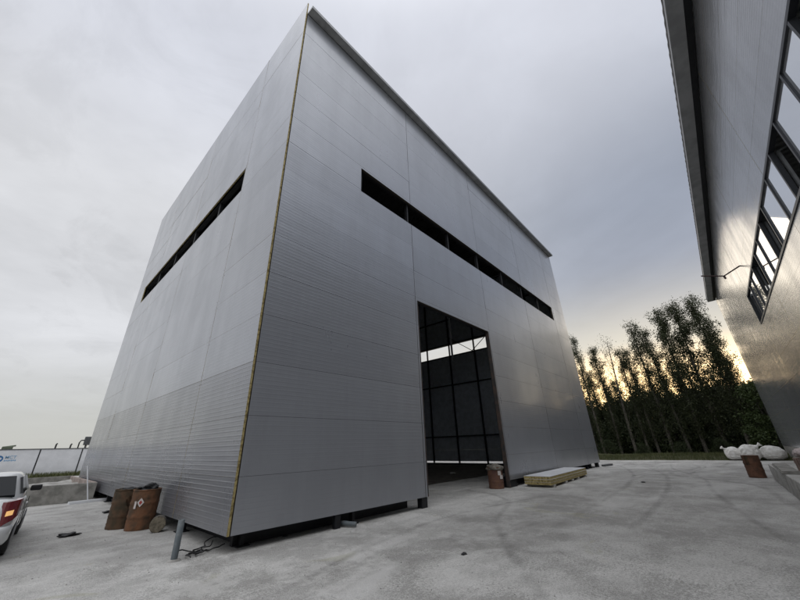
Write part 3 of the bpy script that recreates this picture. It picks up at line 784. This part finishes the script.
def tree_proto(kind, seed, *a, **k):
    key = (kind, seed)
    if key not in protos:
        mtl = k.pop('mtl'); mb, V = (poplar_meshes if kind == 'p' else bush_meshes)(seed, *a, mtl=mtl, **k)
        tm = mb.build('trunk', M_bark); tme = tm.data; bpy.data.objects.remove(tm)
        protos[key] = (tme, mesh_quads('crown', V, mtl))
    return protos[key]
def put_tree(name, pr, x, y, s, rz, label, cat, group, lean=0.0, sx=None, z=None):
    t = thing(name, label, cat, (x, y, verge_h(x, y) - .05 if z is None else z), rz, group); t.scale = (sx or s, sx or s, s)
    t.rotation_euler = (lean * .5, lean, rz)
    for nm, me in (('trunk', pr[0]), ('crown', pr[1])):
        o = bpy.data.objects.new(nm, me); COL.objects.link(o); o.parent = t
    return t
PP = [tree_proto('p', s, 14.0, dens=d, rad=r, mtl=M_leaf) for s, d, r in ((1, 1.4, .74), (2, 1.6, .72), (3, 1.1, .56), (4, 1.6, .76), (5, 1.3, .66))]
PW = tree_proto('p', 9, 13.5, dens=.38, rad=.8, mtl=M_leaf)
PB = [tree_proto('b', s, 6.0, 2.2, mtl=M_leaf2, nl=11000) for s in (21, 22, 23)]
PG = tree_proto('b', 31, 7.0, 2.3, mtl=M_leaf3, nl=12000, leaf=.22)
PS = [tree_proto('b', s, 2.6, 1.6, mtl=M_leaf2, nl=4200, leaf=.15, trunks=3) for s in (41, 42)]
front = [  # y, height, proto, label, width
    (11.6, 14.6, 2, 'narrow poplar beside the far corner of the big grey hall, half hidden by it', .8),
    (10.75, 14.0, 2, 'thin poplar just clear of the grey hall far corner, first of the open row', .75),
    (9.2, 12.3, 0, 'short poplar with bright sky on both sides, left of the wispy one', .8),
    (7.7, 12.9, -1, 'wispy almost bare poplar in the dip of the tree row', .9),
    (6.6, 11.7, 2, 'short slim poplar right of the wispy bare one', .8),
    (5.7, 11.3, 0, 'lowest poplar of the front row, in front of the pale glow', .8),
    (4.45, 14.3, 4, 'full poplar standing alone left of the tall cluster', .95),
    (3.1, 13.2, 0, 'medium poplar on the left flank of the tall cluster', .85),
    (1.9, 15.0, 3, 'broad tall poplar at the left of the tallest pair', 1.0),
    (.25, 15.5, 1, 'tall dense poplar in the middle of the tall cluster', 1.05),
    (-1.3, 15.7, 3, 'tallest poplar of the row, its top highest against the sky', .95),
    (-1.9, 12.3, 4, 'poplar stepping down to the right of the tallest one', .9),
    (-2.4, 8.8, 2, 'ragged lower poplar at the right end of the tall cluster', .9),
]
for y, h, k, lb, sx in front:
    pr = PW if k < 0 else PP[k]; hb = 13.5 if k < 0 else 14.0
    put_tree('poplar_tree', pr, 47 + random.uniform(-.6, .6), y, h / hb, random.uniform(0, 6.28), lb, 'tree', 'poplars of the front row', random.uniform(-.035, .035), sx)
GB = 'poplars standing in the shade behind the front row'
for i, y in enumerate([14.5, 13.2, 12.0, 10.7, 9.3, 8.1, 6.2, 4.9, 3.6, 2.3, 1.0, -.5, -2.1, -3.6, -5.2, -7, -9]):
    h = random.uniform(7.6, 10.4) if y > -1.5 else random.uniform(6, 7.5)
    put_tree('poplar_tree', PP[i % 5], 50.5 + random.uniform(-.9, 1.5), y * 1.06, h / 14, random.uniform(0, 6.28), 'slender dark poplar half hidden behind the front poplar row', 'tree', GB, 0, .8)
GD = 'dark bushy trees between the poplar trunks'
for i, y in enumerate([20.5, 18, 15.3, 12.9, 10.7, 8.5, 6.3, 4.2, 2.2, .2, -1.8, -3.9, -6.5]):
    put_tree('bushy_tree', PB[(i + 1) % 3], 51.6 + random.uniform(-.6, .6), y * 1.05, random.uniform(.85, 1.0) * (.85 if y < -1 else 1), random.uniform(0, 6.28), 'dark bushy tree filling the gap low between the poplar trunks', 'tree', GD)
for i, y in enumerate([19, 16.5, 14, 11.8, 9.6, 7.4, 5.2, 3.2, 1.2, -.8, -2.8, -5, -8]):
    put_tree('bushy_tree', PB[i % 3], 54 + random.uniform(-1, 1.5), y * 1.1, random.uniform(1.0, 1.2) * (.85 if y < -1.5 else 1), random.uniform(0, 6.28), 'dark bushy tree filling the gap low between the poplar trunks', 'tree', GD)
put_tree('leafy_tree', PG, 43.8, -3.2, .86, 1.0, 'bright green leafy tree at the far corner of the right-hand hall', 'tree', None, 0, .8)
put_tree('leafy_tree', PB[1], 48.6, -4.0, 1.12, 2.0, 'dark round-topped tree behind the bright green one by the right-hand hall', 'tree', None, 0, 1.0)
GS = 'shrubs along the foot of the poplars'
for i in range(17):
    y = 15.5 - 1.25 * i
    put_tree('shrub', PS[i % 2], 48.9 + random.uniform(-.9, .9), y, random.uniform(.7, 1.5), random.uniform(0, 6.28), 'dark low shrub at the foot of the poplar row', 'shrub', GS)
for i in range(6):
    put_tree('shrub', PS[i % 2], 45.0 + random.uniform(-.9, .9), 13 - 3.1 * i, random.uniform(.35, .6), random.uniform(0, 6.28), 'dark low shrub at the foot of the poplar row', 'shrub', GS)

# ------------------------------------------------------------------ car
def make_car(loc, rz):
    car = thing('parked_car', 'white sedan parked at the left edge, seen from behind, tail lamp lit', 'car', loc, rz)
    st = [(0.0, .60, .36, .74), (0.04, .70, .28, .86), (0.14, .79, .25, .985), (0.35, .83, .23, 1.01), (0.9, .85, .21, .99), (1.6, .86, .2, .965),
          (2.4, .86, .2, .94), (3.1, .855, .2, .92), (3.7, .83, .21, .84), (4.1, .78, .24, .74), (4.28, .68, .3, .62), (4.33, .5, .38, .54)]
    vs = []; fs = []; nsec = 14
    for (y, w_, zl, zt) in st:
        half = [(0, zl), (w_ * .90, zl), (w_ * .985, zl + .07), (w_, (zl + zt) / 2 - .02), (w_ * .985, zt - .16), (w_ * .90, zt - .03), (w_ * .6, zt + .005), (0, zt + .02)]
        ring = half + [(-a, b) for a, b in half[-2:0:-1]]
        for a, b in ring: vs.append((a, y, b))
    n = 14
    for i in range(len(st) - 1):
        for k in range(n): fs.append((i * n + k, i * n + (k + 1) % n, (i + 1) * n + (k + 1) % n, (i + 1) * n + k))
    fs.append(tuple(range(n))); fs.append(tuple(range((len(st) - 1) * n, len(st) * n))[::-1])
    mb = MB(); mb.add(vs, [f[::-1] for f in fs], smooth=True); body = mb.build('body', M_carp, car)
    md = body.modifiers.new('s', 'SUBSURF'); md.levels = md.render_levels = 2
    # cabin as stacked rounded rectangles
    def ring(y0, y1, hw, z, e=5, n=36):
        r_ = []
        for k in range(n):
            a = 2 * math.pi * k / n; c, s_ = math.cos(a), math.sin(a)
            r_.append((hw * math.copysign(abs(c) ** (2 / e), c), (y0 + y1) / 2 + (y1 - y0) / 2 * math.copysign(abs(s_) ** (2 / e), s_), z))
        return r_
    lv = [(.72, 3.35, .78, .90), (.80, 3.2, .765, .97), (1.12, 2.82, .68, 1.24), (1.26, 2.64, .64, 1.345), (1.42, 2.46, .57, 1.40), (1.65, 2.2, .35, 1.415)]
    mb = MB(); vs = []
    for l in lv: vs += ring(*l)
    n = 36; fs = [(i * n + k, i * n + (k + 1) % n, (i + 1) * n + (k + 1) % n, (i + 1) * n + k) for i in range(len(lv) - 1) for k in range(n)]
    fs.append(tuple(range((len(lv) - 1) * n, len(lv) * n))); mb.add(vs, fs, smooth=True); mb.build('roof', M_carp, car)
    # glass, a few mm proud of the cabin
    def pane(name, pts, off):
        mb = MB(); o = Vector(off); a = [Vector(p) + o for p in pts]; b = [Vector(p) - o * 1.5 for p in pts]; k = len(a)
        mb.add(a + b, [tuple(range(k)), tuple(range(k, 2 * k))[::-1]] + [(i, k + i, k + (i + 1) % k, (i + 1) % k) for i in range(k)]); return mb.build(name, M_carg, car)
    pane('rear_window', [(-.68, .835, 1.0), (.68, .835, 1.0), (.58, 1.235, 1.33), (-.58, 1.235, 1.33)], (0, -.018, .018))
    pane('windscreen', [(-.64, 3.13, 1.0), (.64, 3.13, 1.0), (.52, 2.66, 1.33), (-.52, 2.66, 1.33)], (0, .018, .018))
    for s_ in (-1, 1):
        pane('side_window', [(s_ * .752, 1.22, 1.01), (s_ * .752, 1.95, 1.01), (s_ * .652, 1.95, 1.315), (s_ * .652, 1.42, 1.315)], (s_ * .016, 0, .006))
        pane('side_window', [(s_ * .752, 2.02, 1.01), (s_ * .752, 2.85, 1.01), (s_ * .652, 2.52, 1.315), (s_ * .652, 2.02, 1.315)], (s_ * .016, 0, .006))
        for yd in (1.98, 1.12):
            mb = MB(); mb.box(min(s_ * .855, s_ * .866), max(s_ * .855, s_ * .866), yd - .004, yd + .004, .38, .9); mb.build('door_gap', M_black, car)
        mb = MB(); mb.bevbox(min(s_ * .855, s_ * .885), max(s_ * .855, s_ * .885), 1.35, 1.52, .80, .83, .01); mb.build('door_handle', M_carp, car)
        mb = MB(); mb.bevbox(min(s_ * .80, s_ * 1.0), max(s_ * .80, s_ * 1.0), 2.72, 2.84, .96, 1.08, .03); mb.build('mirror', M_black, car)
        # wrap-round tail lamp
        out_ = [(.645, .044), (.69, .052), (.735, .075), (.79, .12), (.815, .17), (.835, .25)]
        mb = MB(); vs = []; n = len(out_)
        for dz, off in ((0, .018), (1, .018), (0, -.06), (1, -.06)):
            for i, (x, y) in enumerate(out_):
                t = i / (n - 1); zb = .55 + .16 * t; ztp = .95 + .04 * t
                nrm = Vector((x - .3, (y - .45) * .9, 0)).normalized(); vs.append((s_ * (x + nrm.x * off), y + nrm.y * off, ztp if dz else zb))
        fs = []
        for i in range(n - 1):
            fs += [(i, i + 1, n + i + 1, n + i), (n + i, n + i + 1, 3 * n + i + 1, 3 * n + i), (i, 2 * n + i, 2 * n + i + 1, i + 1)]
        fs += [(0, n, 3 * n, 2 * n), (n - 1, 3 * n - 1, 4 * n - 1, 2 * n - 1)]
        if s_ < 0: fs = [f[::-1] for f in fs]
        mb.add(vs, fs); tl = mb.build('tail_lamp', M_tail, car)
        mb = MB(); vs = []; seg = [(.675, .050), (.70, .058), (.74, .085), (.762, .10)]; k = len(seg)
        for z in (.72, .80):
            for i, (x, y) in enumerate(seg):
                nrm = Vector((x - .3, (y - .45) * .9, 0)).normalized(); vs.append((s_ * (x + nrm.x * .026), y + nrm.y * .026, z + .02 * i / k))
        mb.add(vs, [(i, i + 1, k + i + 1, k + i) if s_ > 0 else (k + i, k + i + 1, i + 1, i) for i in range(k - 1)]); mb.build('lit_bulb', M_amber, tl)
        for yw in (.92, 3.42):
            mb = MB(); A = Matrix.Translation((s_ * .752, yw, .31)) @ Matrix.Rotation(math.pi / 2, 4, 'Y')
            mb.lathe([(.0, -.09), (.27, -.09), (.305, -.07), (.305, .07), (.27, .09), (.2, .095), (0, .095)], 36, M=A); wh = mb.build('wheel', M_rubber, car)
            mb = MB()
            A2 = Matrix.Translation((s_ * .752, yw, .31)) @ Matrix.Rotation(s_ * math.pi / 2, 4, 'Y')
            mb.lathe([(.0, .085), (.06, .1), (.08, .09), (.17, .097), (.2, .108), (.205, .09)], 30, M=A2); mb.build('rim', M_rim, wh)
            mb = MB(); A3 = Matrix.Translation((s_ * .72, yw, .33)) @ Matrix.Rotation(math.pi / 2, 4, 'Y')
            mb.lathe([(.0, -.12), (.328, -.12), (.328, .116), (.0, .116)], 36, M=A3); mb.build('wheel_arch', M_black, car)
    mb = MB()
    vs = []; out_ = [(-.82, .36), (-.80, .12), (-.70, .0), (-.4, -.045), (0, -.055), (.4, -.045), (.70, .0), (.80, .12), (.82, .36)]; n = len(out_)
    for z, o in ((.27, -.03), (.32, .02), (.50, .03), (.56, .0), (.56, -.12)):
        for x, y in out_: vs.append((x * (1 + o * .6), y - o, z))
    mb.add(vs, [(j * n + i, j * n + i + 1, (j + 1) * n + i + 1, (j + 1) * n + i) for j in range(4) for i in range(n - 1)], smooth=True)
    bp = mb.build('bumper', M_carp, car)
    return car
make_car((-.36, 10.12, 0), R_(-5.0))

# ------------------------------------------------------------------ props
def drum(name, label, x, y, rz, mtl, h=.86, r=.285, hole=None, cat='drum', group=None, inner=M_rust_d, tilt=0):
    t = thing(name, label, cat, (x, y, 0), rz, group); t.rotation_euler = (tilt, 0, rz)
    rd = random.Random(label)
    pr = [(r * .985, 0), (r, .02)]
    for k in range(1, 24):
        z = h * k / 24; b = 0
        for zc_ in (h * .34, h * .67): b += .014 * math.exp(-((z - zc_) / .018) ** 2)
        pr.append((r + b, z))
    pr += [(r, h - .012), (r + .012, h), (r + .004, h + .012), (r - .012, h + .006), (r - .015, h - .02)]
    mb = MB(); mb.lathe(pr, 64, skip=hole)
    # small dents
    for q in mb.v:
        d = .012 * noise.noise(Vector((q.x * 4, q.y * 4, q.z * 3)) + Vector((rd.random() * 9, 0, 0))); l = math.hypot(q.x, q.y)
        if l > .05: q.x *= 1 + d / l * 1.5; q.y *= 1 + d / l * 1.5
    mb.build('shell', mtl, t)
    mb = MB(); mb.lathe([(r - .02, h - .02), (r - .022, .05), (.001, .05)], 48, skip=(None if not hole else (lambda a, z, i: False))); mb.build('inside', M_black if not hole else inner, t)
    return t
def crumple(mb, r, seed, M=None, amp=.35, mi=0, sc=(1, 1, .6), flat=False):
    bm = bmesh.new(); bmesh.ops.create_icosphere(bm, subdivisions=4, radius=1)
    for q in bm.verts:
        p = q.co.copy(); d = 1 + amp * noise.noise(p * 1.6 + Vector((seed, 0, 0))) + amp * .5 * abs(noise.noise(p * 4 + Vector((0, seed, 0))))
        q.co = Vector((p.x * d * r * sc[0], p.y * d * r * sc[1], p.z * d * r * sc[2]))
    bm.verts.index_update(); mb.add([q.co.copy() for q in bm.verts], [[q.index for q in f.verts] for f in bm.faces], mi, True, M); bm.free()

# pair of rusty drums by the side wall
hole = lambda a, z, i: ((((a - 4.98 + math.pi) % (2 * math.pi)) - math.pi) / .42) ** 2 + ((z - .60) / .12) ** 2 + .5 * math.sin(a * 23 + z * 31) < .9 and 0 < i < 26
d1 = drum('rusty_drum', 'dark rusty drum with a torn hole in its side, left of the labelled drum', 2.52, 12.05, 0, M_rust_d, hole=hole)
d2 = drum('rusty_drum', 'orange-brown rusty drum with a white diamond hazard sticker beside the side wall', 2.80, 11.42, 0, M_rust, r=.295)
def patch(parent, r, a0, a1, z0, z1, mtl, name, rot45=False, off=.004):
    mb = MB(); n = 8; vs = []
    ac, zc_ = (a0 + a1) / 2, (z0 + z1) / 2; ha, hz = (a1 - a0) / 2, (z1 - z0) / 2
    for j in range(n + 1):
        for i in range(n + 1):
            u, v_ = -1 + 2 * i / n, -1 + 2 * j / n
            if rot45: u, v_ = (u + v_) / 2, (v_ - u) / 2
            a = ac + u * ha; vs.append((math.cos(a) * (r + off), math.sin(a) * (r + off), zc_ + v_ * hz))
    mb.add(vs, [(j * (n + 1) + i, j * (n + 1) + i + 1, (j + 1) * (n + 1) + i + 1, (j + 1) * (n + 1) + i) for j in range(n) for i in range(n)], smooth=True)
    return mb.build(name, mtl, parent)
ca = math.atan2(-11.42, -2.8)         # drum side facing the yard
lb = patch(d2, .315, ca - .52, ca - .05, .50, .70, M_label, 'hazard_label', True)
patch(d2, .315, ca - .40, ca - .17, .55, .65, M_red, 'label_symbol', True, .007)
patch(d2, .315, ca - .72, ca - .56, .47, .63, M_label, 'hazard_label')
mb = MB(); crumple(mb, .2, 3, amp=.6, sc=(1.1, .8, .55)); tag(mb.build('black_bag', M_black, None, (2.82, 11.45, .86)), 'black crumpled plastic bag lying in the top of the stickered drum', 'bag')
mb = MB(); crumple(mb, .11, 8, amp=.7, sc=(1.6, .8, .4)); tag(mb.build('scrap', M_black, None, (2.5, 11.98, .85)), 'dark scrap lying in the top of the torn drum', 'scrap')
# stump on its side
st_ = thing('log_round', 'short round of log lying on its side right of the drums', 'log', (2.98, 10.62, .165), R_(-108))
A = Matrix.Rotation(math.pi / 2, 4, 'Y')
mb = MB(); mb.lathe([(.155, -.14), (.162, -.13), (.165, 0), (.162, .14)], 32, M=A, smooth=False); mb.build('bark', M_bark, st_)
mb = MB(); mb.lathe([(.0005, .142), (.10, .143), (.155, .139), (.164, .13)], 32, M=A, smooth=False); mb.lathe([(.0005, -.142), (.10, -.143), (.155, -.139)], 32, M=A); mb.build('cut_face', M_stump, st_)
# grey pipe bollard
pb = thing('pipe_bollard', 'short grey steel pipe post standing on the yard near the hall corner', 'bollard', (2.51, 7.64, 0))
mb = MB(); mb.lathe([(.052, -.02), (.052, .60), (.046, .604), (.044, .58), (.044, .4), (.001, .4)], 28); mb.build('pipe', M_pipe, pb)
mb = MB(); mb.lathe([(.11, .002), (.095, .018), (.055, .026)], 20); mb.build('cement_collar', M_conc_l, pb)
# cables / scrap by the corner
def squiggle(x, y, n, seed, r=.012, spread=.28):
    rd = random.Random(seed); mb = MB()
    for k in range(n):
        a = rd.uniform(0, 6.28); p = [Vector((x + rd.uniform(-.12, .12), y + rd.uniform(-.12, .12), r))]
        for i in range(9):
            a += rd.uniform(-.9, .9); p.append(p[-1] + Vector((math.cos(a) * spread * .28, math.sin(a) * spread * .28, rd.uniform(-.01, .022))))
            p[-1].z = max(r, p[-1].z)
        mb.tube([q - Vector((x, y, 0)) for q in p], r, 6)
    return mb
tag(squiggle(3.0, 8.0, 9, 6, .011, .20).build('cable', M_black, None, (2.98, 7.95, 0)), 'tangle of black cable on the ground by the hall corner', 'cable')
rubble_spots = [(1.55, 11.9, .10, 'flat black scrap on the yard left of the two drums'), (2.80, 15.3, .09, 'dark lump on the yard between the drums and the trough'),
                (5.76, 3.85, .035, 'small black stone alone on the open yard before the doorway'), (4.6, 7.6, .03, 'tiny dark stone by the foot of the front wall near the corner'),
                (18.9, 3.2, .06, 'dark flat scrap on the yard beyond the panel stack'), (1.9, 4.6, .02, 'tiny dark pebble near the bottom edge of the yard')]
for k, (x, y, s_, lb_) in enumerate(rubble_spots):
    mb = MB(); crumple(mb, s_, 20 + k, amp=.7, sc=(1.5, 1, .4)); tag(mb.build('debris', M_black, None, (x, y, s_ * .3)), lb_, 'debris')
# gravel crumbs
mb = MB(); rd = random.Random(5)
for k in range(900):
    x = rd.uniform(-1, 16); y = rd.uniform(.5, 6.9) if x > 2.6 else rd.uniform(.5, 16)
    s_ = rd.uniform(.004, .013) * (1 + .05 * abs(y)); a = rd.uniform(0, 6.28)
    mb.add([(x + s_ * math.cos(a), y + s_ * math.sin(a), -.002), (x + s_ * math.cos(a + 2.1), y + s_ * math.sin(a + 2.1), -.002), (x + s_ * math.cos(a + 4.2), y + s_ * math.sin(a + 4.2), -.002), (x, y, s_ * rd.uniform(.5, 1.1))], [(0, 1, 3), (1, 2, 3), (2, 0, 3)])
tag(mb.build('gravel', mat('gravel', (.30, .29, .27), .9, col2=(.12, .115, .11), vscale=3), None), 'fine loose gravel crumbs scattered over the concrete yard', 'gravel', None, 'stuff')

# pipe elbow under the front wall
pe = MB(); pe.tube([(-.05, .25, .08), (.02, .02, .07), (.1, -.12, .065)], .05, 14); tag(pe.build('pipe_end', M_pipe, None, (5.95, 7.08, 0)), 'short grey pipe end poking out from under the front wall', 'pipe')

# concrete trough by the fence
tr = thing('concrete_trough', 'long low concrete trough filled with soil between the car and the side wall', 'trough', (0, 20.0, 0))
mb = MB(); mb.bevbox(-2.0, 3.02, 0, .14, 0, .66, .015); mb.build('front_side', M_conc, tr)
mb = MB(); mb.bevbox(-2.0, 3.02, 7.6, 7.74, 0, .69, .015); mb.build('back_side', M_conc, tr)
mb = MB(); mb.bevbox(2.89, 3.02, .145, 7.595, 0, .67, .015); mb.build('end_side', mat('pinkish_concrete', (.33, .27, .24), .9, var=.4, vscale=2), tr)
mb = MB(); mb.bevbox(-2.0, -1.87, .145, 7.595, 0, .67, .015); mb.build('end_side', M_conc, tr)
mb = MB(); vs = []; nx, ny = 40, 50
for j in range(ny + 1):
    for i in range(nx + 1):
        x = -1.87 + 4.76 * i / nx; y = .14 + 7.46 * j / ny; vs.append((x, y, .42 + .16 * noise.noise(Vector((x * .8, y * .8, 2))) + .05 * noise.noise(Vector((x * 4, y * 4, 2)))))
mb.add(vs, [(j * (nx + 1) + i, j * (nx + 1) + i + 1, (j + 1) * (nx + 1) + i + 1, (j + 1) * (nx + 1) + i) for j in range(ny) for i in range(nx)], smooth=True)
mb.build('soil_fill', M_conc_l, tr)
# white offcut and leaning rod
mb = MB(); mb.bevbox(-.62, .62, -.10, .10, 0, .09, .008); tag(mb.build('white_offcut', M_white, None, (2.83, 19.35, 0), R_(6)), 'white strip offcut lying on the ground before the trough', 'strip')
mb = MB(); mb.tube([(0, 0, 0), (-.33, .25, 1.32)], .022, 8); tag(mb.build('white_rod', M_white, None, (2.83, 19.62, 0)), 'thin white rod leaning upright against the trough end', 'rod')

# doorway drum with crumpled cover
dd = drum('covered_drum', 'red-brown drum with a crumpled cover and white patch at the doorway edge', 14.25, 7.62, 0, M_redsack, h=.78, r=.30)
mb = MB(); crumple(mb, .33, 11, Matrix.Translation((0, 0, .76)), .35, sc=(1, 1, .42)); mb.build('cover', M_cover, dd)
ca2 = math.atan2(-7.62, -14.25)
patch(dd, .32, ca2 + .35, ca2 + .8, .50, .66, M_label, 'white_patch'); patch(dd, .32, ca2 + .6, ca2 + 1.1, .36, .5, M_label, 'white_patch')

# insulation panel stack
ps = thing('panel_stack', 'stack of mineral wool sandwich panels with a white top before the front wall', 'building panels', (15.35, 5.78, 0), R_(2))
zc_ = .09
for k in range(3):
    mb = MB(); sx = random.uniform(-.02, .02)
    mb.box(sx, 5.75 + sx, sx * .5, 1.08 + sx * .5, zc_, zc_ + .094); mb.build('wool_core', M_wool, ps)
    mb = MB(); mb.box(sx - .004, 5.754 + sx, sx * .5 - .004, 1.084 + sx * .5, zc_ + .096, zc_ + .102); mb.build('sheet_face', M_white, ps); zc_ += .104
for k, x in enumerate((.25, 1.9, 2.9, 3.9, 5.3)):
    mb = MB(); mb.bevbox(x, x + .18, -.05, 1.1, 0, .086, .01); mb.build('support_block', M_conc_l, ps)

# bulk bags beside the verge
def bag(name, label, x, y, z, sx, sy, sz, rz, seed, mtl, group, ears=True, parent=None):
    t = thing(name, label, 'bag', (x, y, z), rz, group)
    bm = bmesh.new(); bmesh.ops.create_icosphere(bm, subdivisions=5, radius=1)
    for q in bm.verts:
        p = q.co.copy(); e = .80
        u = Vector([math.copysign(abs(c) ** e, c) for c in p])
        d = 1 + .13 * noise.noise(p * 1.3 + Vector((seed, 0, 0))) - .16 * abs(noise.noise(p * 2.6 + Vector((0, seed, 0)))) - .07 * abs(noise.noise(Vector((p.x * 9, p.y * 9, p.z * 3)) + Vector((0, 0, seed))))
        zz = u.z * d
        q.co = Vector((u.x * d * sx / 2 * (1 - .16 * max(0, zz)), u.y * d * sy / 2 * (1 - .16 * max(0, zz)), sz / 2 * (1 + max(-1, zz) * (1 if zz > 0 else 1.0))))
        q.co.z = max(0, q.co.z)
    bm.verts.index_update(); mb = MB(); mb.add([q.co.copy() for q in bm.verts], [[q.index for q in f.verts] for f in bm.faces], 0, True); bm.free()
    mb.build('sack', mtl, t)
    if ears:
        mb = MB(); a = seed * 1.7
        p0 = Vector((sx * .36 * math.cos(a), sy * .36 * math.sin(a), sz * .8)); d = Vector((math.cos(a), math.sin(a), .7))
        mb.tube([p0, p0 + d * .12 * sz, p0 + d * .26 * sz], [.15 * sz, .05 * sz, .13 * sz], 10); mb.build('tied_corner', mtl, t)
    return t
GBg = 'white bulk bags by the verge'
bag('bulk_bag', 'left white bulk bag with a tied corner at the end of the yard', 38.6, .0, 0, 1.0, 1.15, .95, .3, 1.0, M_whiteb, GBg)
bag('bulk_bag', 'middle white bulk bag, the tallest of the row behind the drum', 38.2, -.9, 0, 1.1, 1.25, 1.15, .1, 2.6, M_whiteb, GBg)
bag('bulk_bag', 'slumped white bulk bag at the right end, sloping to the right', 38.5, -2.1, 0, 1.1, 1.5, 1.0, .2, 4.1, M_whiteb, GBg, ears=False)
# drum on the right
drum('rusty_drum', 'rusty brown drum standing before the concrete blocks on the right', 23.0, -.48, 0, M_rust_o, h=.88, r=.29, hole=lambda a, z, i: abs(((a - 2.6 + math.pi) % (2 * math.pi)) - math.pi) < .28 and z > .52 and i < 27)
# foundation blocks on the right
GF = 'concrete foundation blocks along the right hall'
def fblock(x0, x1, y0, y1, h, lb, mtl=M_conc_l, rz=0.0):
    cx_, cy_ = (x0 + x1) / 2, (y0 + y1) / 2; mb = MB(); lx, ly = (x1 - x0) / 2, (y1 - y0) / 2
    mb.bevbox(-lx, lx, -ly, ly, 0, h, .02); mb.box(-lx * .5, -lx * .5 + .09, -ly - .003, -ly + .05, h - .25, h - .1); mb.box(lx * .5, lx * .5 + .09, -ly - .003, -ly + .05, h - .25, h - .1)
    return tag(mb.build('foundation_block', mtl, None, (cx_, cy_, 0), rz), lb, 'concrete block', GF)
fblock(19.9, 22.3, -1.42, -.93, .58, 'far concrete foundation block right behind the rusty drum')
fblock(17.42, 19.82, -1.44, -.95, .58, 'concrete foundation block second in the row from the rusty drum')
fblock(14.95, 17.35, -1.46, -.97, .58, 'near concrete foundation block cut by the right edge of the picture')
fblock(12.5, 14.9, -1.48, -.99, .58, 'concrete foundation block nearest the camera, out at the right edge')
mb = MB(); mb.bevbox(-2.4, 2.4, -.02, .4, 0, .04, .01); mb.bevbox(-2.3, 2.2, 0, .38, .042, .085, .01); tag(mb.build('plank', M_conc, None, (19.0, -1.36, .585), R_(-1)), 'weathered planks lying on the concrete blocks', 'plank')
# reddish block pallet with bags
pl = thing('block_pallet', 'pallet of reddish blocks standing behind the foundation blocks', 'pallet', (21.4, -2.35, 0))
mb = MB(); 
for yb in (-.45, 0, .42): mb.box(-2.4, 2.4, yb - .04, yb + .04, .003, .1)
mb.build('pallet_board', M_wood, pl)
mb = MB()
for c in range(3):
    for i in range(12):
        for j in (0, 1):
            x = -2.38 + i * .4; off = random.uniform(-.012, .012); mb.bevbox(x + .006, x + .39, -.49 + j * .5 + off, -.0 + j * .5 + off, .105 + c * .22, .105 + c * .22 + .213, .008)
mb.build('blocks', M_brick, pl)
bag('sack', 'pinkish white sack lying on the pallet of reddish blocks, the far one', 22.7, -2.25, .772, 1.6, .9, .42, 0, 6.2, M_pinkb, 'pale sacks on the reddish blocks', ears=False)
bag('sack', 'pinkish white sack lying on the pallet of reddish blocks, the near one', 20.4, -2.3, .772, 2.0, .95, .46, .05, 7.9, M_pinkb, 'pale sacks on the reddish blocks', ears=False)
# concrete scraps inside the doorway
for k, (x, y, s_, lb_) in enumerate([(15.2, 12.2, .16, 'pale rubble piece on the soil inside the doorway, left'), (19.0, 13.0, .15, 'pale rubble piece on the soil inside the doorway, right')]):
    mb = MB(); crumple(mb, s_, 60 + k, amp=.4, sc=(1.5, 1, .35)); tag(mb.build('rubble', M_conc_l, None, (x, y, .1)), lb_, 'rubble', 'rubble pieces inside the hall')
# offcut by far corner
mb = MB(); mb.bevbox(-.9, .5, -.12, .12, 0, .12, .01); tag(mb.build('timber_offcut', M_steel_g, None, (29.9, 6.9, 0), R_(-8)), 'dark timber offcut on the ground at the far corner of the hall', 'timber')
# tube light hanging in the doorway
hl = thing('hanging_pipe', 'dark grey vertical pipe hanging inside the doorway', 'pipe', (14.0, 9.0, 5.55))
mb = MB(); mb.tube([(0, 0, .0), (0, 0, 3)], .05, 12); mb.build('tube', M_steel_g, hl)

S.render.engine = 'CYCLES'
